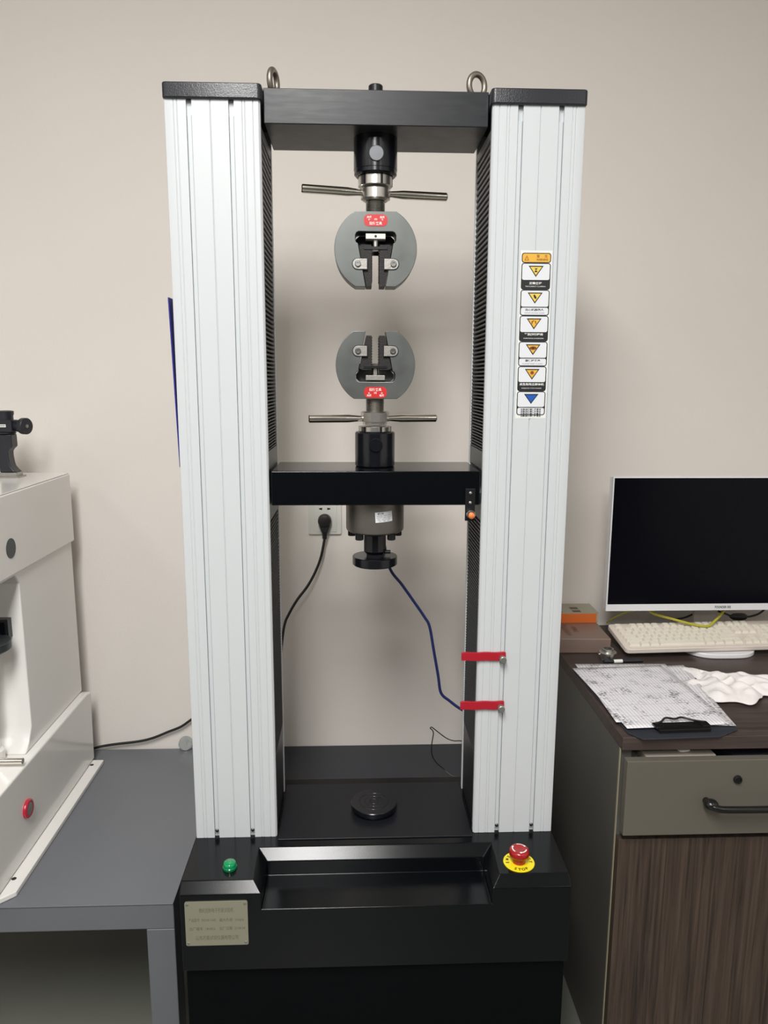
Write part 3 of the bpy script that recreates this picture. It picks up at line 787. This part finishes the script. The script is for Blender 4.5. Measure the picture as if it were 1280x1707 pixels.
put('cable', b, pc)
b = B().use('cable_blue').tube([(0.012, 0.133, 1.126), (0.020, 0.150, 1.08), (0.0349, 0.2, 1.0124), (0.0600, 0.2, 0.978), (0.0861, 0.2, 0.9402), (0.1090, 0.2, 0.906), (0.1201, 0.2, 0.8842), (0.1300, 0.2, 0.830), (0.1400, 0.2, 0.775), (0.1471, 0.2, 0.7346), (0.1660, 0.2, 0.716), (0.191, 0.2, 0.6966), (0.230, 0.2, 0.675)], 0.0031)
put('load_cell_cable', b, mc, label='blue and black signal cable from the load cell')
b = B().use('cable_black').tube([(0.245, 0.40, 0.512), (0.2233, 0.4, 0.5184), (0.205, 0.4, 0.5190), (0.1860, 0.4, 0.527), (0.1600, 0.4, 0.548), (0.1500, 0.4, 0.5560), (0.1466, 0.4, 0.5530), (0.1520, 0.4, 0.5480), (0.1545, 0.4, 0.5380), (0.1510, 0.4, 0.510), (0.1520, 0.4, 0.4826), (0.1640, 0.4, 0.460), (0.1827, 0.4, 0.4430), (0.2000, 0.39, 0.4320), (0.2250, 0.38, 0.4280), (0.260, 0.38, 0.4145)], 0.0013, 8)
tag(put('sensor_wire', b), 'thin black looped wire behind the bed of the machine', 'wire')
b = B().use('cable_black').tube([(-0.80, 0.570, 0.4150), (-0.760, 0.575, 0.4160), (-0.7306, 0.578, 0.4240), (-0.690, 0.58, 0.4300), (-0.626, 0.58, 0.4373), (-0.585, 0.58, 0.4470), (-0.5445, 0.58, 0.4638), (-0.510, 0.58, 0.4780), (-0.4821, 0.58, 0.4976), (-0.44, 0.578, 0.530), (-0.38, 0.57, 0.56), (-0.33, 0.56, 0.55), (-0.30, 0.55, 0.50), (-0.28, 0.54, 0.4155)], 0.0034)
tag(put('power_cable', b), 'black cable along the wall between the white tester and the machine', 'cable')

# ============================================================ BENCH AND HARDNESS TESTER (left)
be = thing('steel_bench', 'low grey painted steel bench left of the machine', 'bench', (-0.80, 0.28, 0))
BX0, BX1 = -1.30, -0.389
b = B().use('bench').box(BX0, BX1, -0.022, 0.590, 0.4080, 0.4100)
put('bench_top', b, be, bevel=0.0008)
tw = 0.054
for x0, x1 in ((BX0, BX0 + tw), (BX1 - tw, BX1)):
    for y0, y1 in ((-0.020, -0.020 + tw), (0.588 - tw, 0.588)):
        put('leg', B().use('bench').box(x0, x1, y0, y1, 0, 0.3535), be, bevel=0.002)
for y0 in (-0.020, 0.588 - tw):
    put('rail', B().use('bench').box(BX0, BX1, y0, y0 + tw, 0.3540, 0.4075), be, bevel=0.002)
for x0 in (BX0, BX1 - tw):
    put('side_rail', B().use('bench').box(x0, x0 + tw, -0.020 + tw, 0.588 - tw, 0.3540, 0.4075), be, bevel=0.002)

TX = -0.7339
te = thing('hardness_tester', 'glossy white hardness tester standing on the grey bench at the left edge', 'tester', (-0.88, 0.27, 0.410))
# foot flange
b = B().use('tester').prism([(-1.06, 0.5140), (-0.6965, 0.5140), (-0.6965, 0.0080), (-0.7200, -0.0150), (-1.06, -0.0150)], 0.4105, 0.4215)
ft = put('foot_flange', b, te, bevel=0.002, seg=3)
for y in (0.4875, 0.0454):
    put('bolt_hole', B().use('black').cyl(0.0048, 0.4215, 0.4218, (-0.7178, y, 0), seg=20), ft)
# base with a sloping ledge
b = B().use('tester').prism([(-0.06, 0.4215), (0.5215, 0.4215), (0.5283, 0.6050), (0.500, 0.6120), (-0.03, 0.6120), (-0.06, 0.590)], -1.04, -0.7219, 'x')
bs = put('base', b, te, bevel=0.006, seg=4, sharp=60)
# C-shaped casting: neck and overhanging head
pts = [(0.5150, 0.6125), (0.5150, 1.0060), (0.1000, 1.0060), (0.1000, 1.0000), (0.2050, 1.0000), (0.2220, 0.9800), (0.2240, 0.6600), (0.2050, 0.6300), (0.1850, 0.6125)]
b = B().use('tester').prism(pts, -1.03, TX - 0.006, 'x')
put('frame_casting', b, te, bevel=0.004, seg=3, sharp=50)
b = B().use('tester').prism([(0.5205, 1.0062), (0.5205, 1.1734), (0.0300, 1.1734), (0.0180, 1.1600), (0.0180, 1.0150), (0.0300, 1.0062)], -1.033, TX, 'x')
ca = put('overhanging_head', b, te, bevel=0.0035, seg=3, sharp=50)
put('round_opening', B().use('anvil').cyl(0.0205, 0, 0.0008, (TX, 0.1855, 1.0631), (1, 0, 0), seg=32), ca, label='round dark opening in the head')
b = B().use('tester').box(-1.028, TX - 0.0020, 0.022, 0.5185, 1.1736, 1.1760)
put('top_cover', b, te, bevel=0.001)
# stop button on the base side
bu = B().use('button_ring').lathe([(0.0198, 0), (0.0205, 0.003), (0.0190, 0.0065), (0.0150, 0.0075), (0.0130, 0.006)], (-0.7219, 0.1323, 0.5199), (1, 0, 0), 36)
bb = put('side_button', bu, te, sharp=60, label='red ringed push button')
put('button_face', B().use('knurl').lathe([(0.0129, 0.001), (0.0129, 0.0062), (0.0110, 0.0072), (0.0003, 0.0074)], (-0.7219, 0.1323, 0.5199), (1, 0, 0), 32), bb)
# anvil, screw post, lever
AV = (-0.7930, 0.1630, 0)
put('anvil', B().use('anvil').lathe([(0.030, 0.846), (0.0485, 0.856), (0.0500, 0.858), (0.0500, 0.872), (0.0490, 0.8735), (0.0003, 0.8735)], AV, seg=56), te, sharp=30, label='round dark steel anvil')
put('elevating_screw', B().use('steel').cyl(0.012, 0.640, 0.847, AV, seg=24), te)
put('screw_collar', B().use('tester').lathe([(0.020, 0.6125), (0.020, 0.636), (0.016, 0.640)], AV, seg=32), te)
put('lever', B().use('chrome').cyl(0.0064, 0, 0.29, (-1.012, 0.152 - 0.018, 0.6265), (1, 0, 0), seg=20, bev=0.0008), te)
b = B().use('black_gloss').box(-0.870, -0.7630, 0.2050, 0.2236, 0.8640, 0.9060)
ih = put('display_box', b, te, bevel=0.001)
put('display_glass', B().use('screen').box(-0.860, -0.7700, 0.2042, 0.2049, 0.8700, 0.9000), ih)
put('indenter_shaft', B().use('steel').lathe([(0.0005, 0.9000), (0.0040, 0.9040), (0.0100, 0.9200), (0.0100, 1.0005)], (-0.835, 0.170, 0), seg=24), te)

# measuring microscope on top
ms = thing('measuring_microscope', 'black hand-held measuring microscope standing on top of the white tester', 'microscope', (-0.835, 0.437, 1.176))
MX, MY, MZ = -0.835, 0.437, 1.176
b = B().use('clamp').rbox(MX - 0.0265, MX + 0.0245, MY - 0.022, MY + 0.022, MZ, MZ + 0.0035, r=0.003)
b.rbox(MX - 0.0215, MX + 0.0190, MY - 0.018, MY + 0.018, MZ + 0.0035, MZ + 0.0120, r=0.004)
put('foot', b, ms, bevel=0.0006)
pts = [(-0.0195, 0.012), (0.0190, 0.012), (0.0120, 0.018), (0.0060, 0.026), (0.0040, 0.034), (0.0020, 0.050), (0.0025, 0.060), (0.0060, 0.0655), (0.0130, 0.0710), (0.0125, 0.100), (-0.0245, 0.100)]
b = B().use('scope').prism([(MX + x, MZ + z) for x, z in pts], MY - 0.016, MY + 0.016, 'y')
put('grip_handle', b, ms, bevel=0.0035, seg=4, sharp=60)
b = B().use('scope').lathe([(0.0180, MZ + 0.1000), (0.0208, MZ + 0.1015), (0.0208, MZ + 0.1035), (0.0180, MZ + 0.1050)], (MX - 0.004, MY, 0), seg=36)
put('collar', b, ms)
b = B().use('scope').rbox(MX - 0.062, MX + 0.0170, MY - 0.018, MY + 0.018, MZ + 0.1052, MZ + 0.1320, r=0.004)
hd = put('scope_head', b, ms, bevel=0.0012)
b = B().use('white').box(MX - 0.050, MX + 0.0040, MY - 0.0187, MY - 0.0181, MZ + 0.1165, MZ + 0.1225)
b.use('scope').box(MX - 0.048, MX + 0.0025, MY - 0.0190, MY - 0.0187, MZ + 0.1188, MZ + 0.1202)
put('scale_strip', b, hd)
b = B().use('scope').lathe([(0.0172, MZ + 0.1320), (0.0172, MZ + 0.1420), (0.0188, MZ + 0.1450), (0.0188, MZ + 0.1520), (0.0150, MZ + 0.1530), (0.0130, MZ + 0.149), (0.0003, MZ + 0.149)], (MX - 0.0040, MY, 0), seg=36)
put('eyepiece', b, ms)
kp = [(0.0095, 0), (0.0125, 0.004), (0.0125, 0.006), (0.0135, 0.0075), (0.0140, 0.014), (0.0155, 0.018), (0.0188, 0.024), (0.0188, 0.034), (0.0172, 0.0355), (0.0003, 0.0358)]
b = B().use('scope').lathe(kp, (MX + 0.0165, MY, MZ + 0.1185), (1, -0.42, 0), 28)
kn = put('micrometer_knob', b, ms, sharp=30)
put('knob_cap', B().use('knurl').lathe([(0.0040, 0.0355), (0.0040, 0.0366), (0.0003, 0.037)], (MX + 0.0165, MY, MZ + 0.1185), (1, -0.42, 0), 16), kn)

# clear round cap lying against the wall
b = B().use('clear').lathe([(0.0150, 0), (0.0185, 0.003), (0.0185, 0.013), (0.0165, 0.016), (0.0060, 0.016), (0.0050, 0.012), (0.0003, 0.012)], (-0.5000, 0.588, 0.4290), (0.15, -1, 0.12), 36)
tag(put('round_plastic_cap', b, sharp=30), 'clear round plastic cap on the grey bench against the wall', 'cap')

# ============================================================ DESK (right)
dk = thing('office_desk', 'dark wood-grain desk with a drawer pedestal, right of the machine', 'desk', (1.0, 0.28, 0))
DX0 = 0.4575
put('desktop', B().use('wood_top').box(DX0, 1.90, -0.044, 0.593, 0.7240, 0.7500), dk, bevel=0.0012)
put('side_panel', B().use('side_panel').box(0.4580, 0.4815, -0.0300, 0.585, 0.0, 0.7238), dk, bevel=0.0005)
put('edge_band', B().use('edge_band').box(0.4572, 0.4592, -0.0345, -0.0300, 0.0005, 0.7236), dk, label='pale edge band of the side panel')
put('inner_panel', B().use('carcass').box(0.985, 1.003, -0.0330, 0.585, 0.0, 0.7238), dk)
put('end_panel', B().use('side_panel').box(1.88, 1.898, -0.0330, 0.585, 0.0, 0.7238), dk)
put('shelf', B().use('carcass').box(0.4818, 0.9848, -0.0100, 0.585, 0.548, 0.560), dk)
put('plinth', B().use('side_panel').box(0.4818, 0.9848, 0.02, 0.035, 0.0, 0.072), dk)
put('back_panel', B().use('carcass').box(0.4818, 0.9848, 0.575, 0.585, 0.0735, 0.7238), dk)
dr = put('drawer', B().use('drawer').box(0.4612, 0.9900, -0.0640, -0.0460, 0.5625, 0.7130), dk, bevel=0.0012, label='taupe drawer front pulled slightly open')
b = B().use('carcass').box(0.4900, 0.9770, -0.0458, 0.45, 0.5640, 0.5700).box(0.4900, 0.5010, -0.0458, 0.45, 0.5700, 0.6950).box(0.9660, 0.9770, -0.0458, 0.45, 0.5700, 0.6950).box(0.5010, 0.9660, 0.44, 0.45, 0.5700, 0.6950)
put('drawer_box', b, dr)
b = B().use('handle').lathe([(0.0080, 0), (0.0080, 0.003), (0.0068, 0.005), (0.0050, 0.005), (0.0048, 0.003), (0.0003, 0.003)], (0.6700, -0.0640, 0.6745), (0, -1, 0), 28)
b.box(0.6675, 0.6725, -0.0682, -0.0665, 0.6738, 0.6752)
put('lock', b, dr, label='round black lock')
b = B().use('handle')
zh = 0.6330
b.tube([(0.6135, -0.0640, zh), (0.6125, -0.0740, zh), (0.6160, -0.0830, zh - 0.001), (0.6260, -0.0880, zh - 0.003), (0.6420, -0.0900, zh - 0.004), (0.7100, -0.0905, zh - 0.0045), (0.7350, -0.0900, zh - 0.004), (0.7510, -0.0880, zh - 0.003), (0.7610, -0.0830, zh - 0.001), (0.7645, -0.0740, zh), (0.7635, -0.0640, zh)], 0.0064, 14)
b.ball((0.6170, -0.0780, zh), 0.0110, 16, (1.2, 1.1, 0.9)); b.ball((0.7600, -0.0780, zh), 0.0110, 16, (1.2, 1.1, 0.9))
put('drawer_handle', b, dr, label='black bow handle')
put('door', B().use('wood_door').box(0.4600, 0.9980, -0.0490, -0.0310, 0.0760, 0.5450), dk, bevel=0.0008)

# things lying in the drawer
def lump(name, c, r, m, label, cat, sq=(1, 1, 1), amp=0.35, seed=0):
    b = B().use(m); b.ball(c, r, 20, sq)
    for v in b.v:
        n = noise.noise_vector((v + Vector((seed, seed, 0))) * 55)
        v += n * r * amp * 0.5
    return tag(put(name, b, sharp=80), label, cat)
def slab(name, x0, x1, y0, y1, z0, z1, rot, m, label, cat):
    T = Matrix.Translation(((x0 + x1) / 2, (y0 + y1) / 2, 0)) @ Matrix.Rotation(rot, 4, 'Z')
    b = B().use(m).box(-(x1 - x0) / 2, (x1 - x0) / 2, -(y1 - y0) / 2, (y1 - y0) / 2, z0, z1, T)
    return tag(put(name, b, bevel=0.001), label, cat)
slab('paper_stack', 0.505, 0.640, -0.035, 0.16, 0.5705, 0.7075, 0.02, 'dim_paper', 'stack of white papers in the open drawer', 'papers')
lump('crumpled_tissue', (0.585, -0.0150, 0.7115), 0.010, 'cloth', 'small crumpled tissue on the papers in the drawer', 'tissue', (1.3, 1.2, 0.5), 0.6, 3)
slab('black_case', 0.665, 0.735, -0.035, 0.10, 0.5705, 0.705, 0.25, 'scope', 'black case in the open drawer beside the papers', 'case')
slab('red_box', 0.760, 0.960, -0.030, 0.14, 0.5705, 0.700, 0.0, 'book_print', 'dark red box at the right of the open drawer', 'box')

# monitor
mo = thing('computer_monitor', 'white-framed flat monitor with a black screen on the desk', 'monitor', (0.850, 0.45, 0.750))
put('housing', B().use('bezel').rbox(0.5760, 1.1200, 0.4240, 0.4420, 0.8465, 1.1775, r=0.004, axis='y'), mo, bevel=0.001)
b = B().use('bezel')
for bx in ((0.5755, 1.1205, 0.4175, 0.4239, 0.8460, 0.8625), (0.5755, 1.1205, 0.4175, 0.4239, 1.1745, 1.1780), (0.5755, 0.5785, 0.4175, 0.4239, 0.8625, 1.1745), (1.1175, 1.1205, 0.4175, 0.4239, 0.8625, 1.1745)): b.box(*bx)
fr = put('bezel', b, mo)
b = B().use('stand').text('FOUNDER 502', 0.0085, lambda u, v: (0.8675 + u, 0.41735, 0.8540 + v), 0.040, bold=0.0002); b.mats = ['black']; b.flat = True
put('lettering', b, fr)
put('screen', B().use('screen').box(0.5786, 1.1174, 0.4188, 0.4236, 0.8626, 1.1744), mo)
b = B().use('bezel').prism(rrect(0.60, 1.09, 0.88, 1.13, 0.03, 5), 0.4421, 0.460, 'y')
put('rear_shell', b, mo, bevel=0.006, seg=3)
put('stand_neck', B().use('stand').box(0.8310, 0.8930, 0.4880, 0.4980, 0.7620, 0.98).box(0.8310, 0.8930, 0.4590, 0.4882, 0.90, 0.98), mo, bevel=0.002)
ov = [(0.850 + 0.093 * (abs(math.cos(t)) ** 0.6) * (1 if math.cos(t) > 0 else -1), 0.442 + 0.105 * (abs(math.sin(t)) ** 0.8) * (1 if math.sin(t) > 0 else -1)) for t in [2 * PI * i / 48 for i in range(48)]]
put('stand_base', B().use('bezel').prism(ov, 0.7502, 0.7620), mo, bevel=0.003, seg=3, sharp=60)

# keyboard
kt = thing('keyboard', 'dusty cream full-size keyboard leaning on the monitor base', 'keyboard', (0.6035, 0.3420, 0.7640), math.radians(2.6))
kt.rotation_euler = (math.radians(9.5), 0, math.radians(2.6))
b = B().use('kb').rbox(0, 0.445, 0, 0.126, 0.0, 0.0120, r=0.010, n=4)
put('case', b, kt, world=False, bevel=0.002, seg=3, sharp=60)
kcache = {}
def key(x, y, wu, du=1.0):
    kk = (wu, du); g = 0.0012
    if kk not in kcache:
        w_, d_ = 0.019 * wu - g, 0.0166 * du - g
        bb_ = B().use('key'); i0 = 0.0024
        vs = [(0, 0, 0), (w_, 0, 0), (w_, d_, 0), (0, d_, 0), (i0, i0, 0.0062), (w_ - i0, i0, 0.0062), (w_ - i0, d_ - i0 * 0.6, 0.0072), (i0, d_ - i0 * 0.6, 0.0072)]
        bb_.add(vs, [(3, 2, 1, 0), (4, 5, 6, 7), (0, 1, 5, 4), (1, 2, 6, 5), (2, 3, 7, 6), (3, 0, 4, 7)])
        me = bb_.mesh('key', sharp=30); kcache[kk] = me
    o = bpy.data.objects.new('key', kcache[kk]); COL.objects.link(o); o.parent = kt; o.location = (x, y, 0.0122)
U_ = 0.019; kx0 = 0.011; ky0 = 0.0105; R_ = 0.0168
rows = [
 [(0, 1.5), (1.5, 1.25), (2.75, 1.25), (4, 6), (10, 1.25), (11.25, 1.25), (12.5, 1.25), (13.75, 1.25)],
 [(0, 2.25)] + [(2.25 + i, 1) for i in range(10)] + [(12.25, 2.75)],
 [(0, 1.75)] + [(1.75 + i, 1) for i in range(11)] + [(12.75, 2.25)],
 [(0, 1.5)] + [(1.5 + i, 1) for i in range(12)] + [(13.5, 1.5)],
 [(i, 1) for i in range(13)] + [(13, 2)],
 [(0, 1)] + [(2 + i, 1) for i in range(4)] + [(6.5 + i, 1) for i in range(4)] + [(11 + i, 1) for i in range(4)]]
for r_, row in enumerate(rows):
    for u, wu in row: key(kx0 + u * U_, ky0 + r_ * R_ + (0.004 if r_ == 5 else 0), wu)
for r_, us in ((0, (15.25, 16.25, 17.25)), (1, (16.25,)), (3, (15.25, 16.25, 17.25)), (4, (15.25, 16.25, 17.25)), (5, (15.25, 16.25, 17.25))):
    for u in us: key(kx0 + u * U_, ky0 + r_ * R_ + (0.004 if r_ == 5 else 0), 1)
for r_ in range(5):
    for c_ in range(4): key(kx0 + (18.5 + c_) * U_ - 0.003, ky0 + r_ * R_, 1)
put('wrist_rail', B().use('kb').box(0.012, 0.433, 0.0030, 0.0095, 0.0122, 0.0140), kt, world=False, bevel=0.0006)

# cables over the keyboard
b = B().use('cable_yellow').tube([(0.690, 0.475, 0.850), (0.7080, 0.462, 0.8270), (0.7560, 0.445, 0.8150), (0.8000, 0.437, 0.8045), (0.8280, 0.432, 0.8000), (0.8440, 0.432, 0.8010), (0.8600, 0.440, 0.8090), (0.8900, 0.458, 0.8280), (0.905, 0.475, 0.850)], 0.0032)
tag(put('yellow_cable', b), 'yellow cable drooping over the back row of the keyboard', 'cable')
b = B().use('cable_yellow').tube([(0.6090, 0.500, 0.7880), (0.6200, 0.490, 0.8020), (0.6420, 0.480, 0.8190), (0.668, 0.475, 0.8290), (0.700, 0.472, 0.835)], 0.0018)
tag(put('thin_cable', b), 'thin olive cable rising beside the left end of the keyboard', 'cable')
b = B().use('cable_black').tube([(0.790, 0.528, 0.7850), (0.820, 0.520, 0.7930), (0.850, 0.514, 0.8080), (0.880, 0.508, 0.8180), (0.910, 0.502, 0.8130), (0.940, 0.500, 0.8020), (0.970, 0.500, 0.8000), (1.005, 0.503, 0.8060), (1.030, 0.508, 0.8210), (1.045, 0.510, 0.833)], 0.0026)
b.lathe([(0.003, 0), (0.0085, 0.008), (0.0095, 0.018), (0.0095, 0.030), (0.0080, 0.040), (0.003, 0.046)], (0.932, 0.500, 0.8015), (1, 0.0, 0.0), 18)
tag(put('black_cable', b), 'black cable with an oval inline lump behind the keyboard', 'cable')

# books and boxes
bx = thing('taupe_box', 'taupe printed cardboard box at the back left of the desk', 'box', (0.520, 0.44, 0.750), math.radians(-2))
W0, D0, H0 = 0.158, 0.165, 0.037
b = B().use('book_brown').box(-0.095, 0.063, -0.055, 0.105, 0, H0)
put('carton', b, bx, world=False, bevel=0.0025, seg=3)
b = B().use('book_print')
for i, (tx, vv, s_) in enumerate((('产品说明书', -0.012, 0.016), ('合格证', 0.012, 0.014), ('12', -0.034, 0.018))):
    b.text(tx, s_, (lambda u, v, vv=vv: (-0.020 + vv + v * 1.0, 0.012 + vv * 0.2 - u, H0 + 0.0003)))
b.flat = True
put('lettering', b, bx, world=False)
bo = thing('orange_book', 'thick orange-spined book lying on top of the taupe box', 'book', (0.52, 0.535, 0.7872), 0)
b = B().use('book_orange').box(-0.085, 0.062, -0.034, -0.0325, 0.0003, 0.0255)
put('spine', b, bo, world=False, bevel=0.0006)
pts = [(-0.085, -0.0323), (0.062, -0.0323), (0.069, -0.026), (0.070, 0.04), (0.070, 0.052), (-0.085, 0.052)]
put('pages', B().use('pages').prism(pts, 0.0016, 0.0242), bo, world=False)
b = B().use('cover').prism([(a, c) for a, c in pts], 0.0243, 0.0256)
b.use('cover_print')
for x in (-0.062, -0.04):
    for y in (-0.022, 0.004): b.box(x, x + 0.017, y, y + 0.016, 0.0256, 0.0258)
b.use('cover_print2')
for y in (-0.022, 0.004): b.box(0.005, 0.026, y, y + 0.016, 0.0256, 0.0258)
put('cover', b, bo, world=False)
put('back_cover', B().use('cover').prism(pts, 0.0002, 0.0014), bo, world=False)

# turned metal ring
rg = thing('metal_ring', 'small turned steel ring beside the taupe box and keyboard corner', 'ring', (0.5605, 0.3560, 0.7502))
c3 = (0.5600, 0.3450, 0)
b = B().use('steel').lathe([(0.0165, 0.7502), (0.0175, 0.7512), (0.0172, 0.7550), (0.0200, 0.7560), (0.0205, 0.7575), (0.0205, 0.7690), (0.0190, 0.7705), (0.0140, 0.7712), (0.0138, 0.7770), (0.0125, 0.7778), (0.0095, 0.7775), (0.0090, 0.7600), (0.0003, 0.7600)], c3, seg=48)
put('ring_body', b, rg, sharp=30)
put('side_screw', B().use('screw').cyl(0.0028, 0.020, 0.0245, (0.5600, 0.3450, 0.7640), (-1, -0.15, 0), seg=14, bev=0.0005), rg)

# pen
b = B().use('scope').cyl(0.0042, 0, 0.095, (0.5405, 0.3140, 0.7565), (1, 0.05, 0), seg=14, bev=0.001)
b.use('white').cyl(0.0044, 0.024, 0.045, (0.5405, 0.3140, 0.7565), (1, 0.05, 0), seg=14)
tag(put('pen', b), 'black pen with a white band behind the clipboard', 'pen')

# clipboard with papers
cb = thing('clipboard', 'dark clipboard holding printed forms on the desk corner', 'clipboard', (0.5720, 0.1230, 0.7502), math.radians(2.5))
b = B().use('board_dark').prism([(-0.108, -0.150), (-0.088, -0.176), (0.058, -0.176), (0.106, -0.152), (0.110, 0.150), (-0.108, 0.150)], 0.0003, 0.0033)
put('board', b, cb, world=False, bevel=0.001)
b = B().use('handle')
for s in (-1, 1):
    b.rbox(s * 0.046 - 0.008, s * 0.046 + 0.008, -0.151, -0.130, 0.0085, 0.0125, r=0.003)
b.box(-0.050, 0.050, -0.158, -0.142, 0.0036, 0.0100)
b.tube([(-0.048, -0.134, 0.0120), (-0.036, -0.132, 0.0140), (-0.022, -0.121, 0.0160), (-0.005, -0.124, 0.0150), (0.010, -0.121, 0.0160), (0.030, -0.131, 0.0140), (0.048, -0.134, 0.0120)], 0.0022, 8)
b.box(-0.048, 0.048, -0.142, -0.126, 0.0082, 0.0094)
put('clip', b, cb, world=False, bevel=0.0008, label='black spring clip')
def sheet(name, label, loc, rot, w_=0.210, l_=0.297, curl=None, m='paper'):
    n, k = 14, 20; vs = []; fs = []
    for j in range(k + 1):
        for i in range(n + 1):
            u = i / n; v = j / k
            z = 0.0004 * noise.noise(Vector((u * 4, v * 5, loc[0] * 50))) + (curl(u, v) if curl else 0)
            vs.append(((u - 0.5) * w_, (v - 0.5) * l_, z))
    for j in range(k):
        for i in range(n):
            a = j * (n + 1) + i; fs.append((a, a + 1, a + n + 2, a + n + 1))
    b = B().use(m).add(vs, fs); b.flat = True
    me = b.mesh(name, sharp=80)
    o = bpy.data.objects.new(name, me); COL.objects.link(o); o.location = loc; o.rotation_euler = (0, 0, rot)
    s_ = o.modifiers.new('thickness', 'SOLIDIFY'); s_.thickness = 0.0003
    return tag(o, label, 'paper', 'printed forms on the clipboard')
sheet('printed_form', 'lowest printed form, its right edge sticking out from under the clip', (0.5960, 0.1430, 0.7560), math.radians(-5.5), curl=lambda u, v: 0.004 * max(0, u - 0.75) * 4 * v)
sheet('printed_form', 'middle printed form, its top left corner showing behind the top sheet', (0.5700, 0.1500, 0.7572), math.radians(-1.5), curl=lambda u, v: 0.0)
sheet('printed_form', 'topmost printed form with handwritten table entries under the clip', (0.5680, 0.1300, 0.7584), math.radians(3.4), curl=lambda u, v: 0.0)

# cloth
def cloth():
    n, k = 96, 34; vs = []; fs = []
    cx, cy = 0.782, 0.165
    def rad(t):
        base = 0.088 + 0.016 * math.cos(2 * (t - 0.3)) + 0.012 * math.sin(3 * t + 1.2) + 0.007 * math.sin(7 * t) + 0.005 * math.sin(11 * t + 2)
        d = (t - 2.15 + PI) % (2 * PI) - PI
        return base + 0.050 * math.exp(-(d / 0.16) ** 2)
    for j in range(k + 1):
        for i in range(n):
            t = 2 * PI * i / n; r = rad(t) * j / k
            x = cx + r * math.cos(t) * 1.05; y = cy + r * math.sin(t) * 0.92
            q = j / k
            dx, dy = x - 0.735, y - 0.262
            th = math.atan2(dy, dx); rr = math.hypot(dx, dy)
            w1 = noise.noise(Vector((x * 14, y * 14, 2.0))) * 1.3
            f1 = 0.5 + 0.5 * math.sin(th * 15 + w1 * 2.4 + rr * 10)
            f2 = 1 - abs(noise.noise(Vector((x * 30 + y * 14, y * 34, 5)))) * 2.3
            edge = (1 - q ** 4)
            z = 0.0015 + (0.010 * f1 ** 1.4 + 0.007 * max(0, f2)) * (0.30 + 0.70 * edge) + 0.007 * edge
            vs.append((x, y, 0.7505 + z))
    for j in range(k):
        for i in range(n):
            a = j * n + i; b_ = j * n + (i + 1) % n
            fs.append((a, b_, b_ + n, a + n))
    b = B().use('cloth').add(vs, fs)
    return b
o = put('cleaning_cloth', cloth(), sharp=85)
tag(o, 'crumpled white cleaning cloth on the desk right of the clipboard', 'cloth')
m_ = o.modifiers.new('thickness', 'SOLIDIFY'); m_.thickness = 0.0012; m_.offset = 1
m_ = o.modifiers.new('subdivision', 'SUBSURF'); m_.levels = 1; m_.render_levels = 1
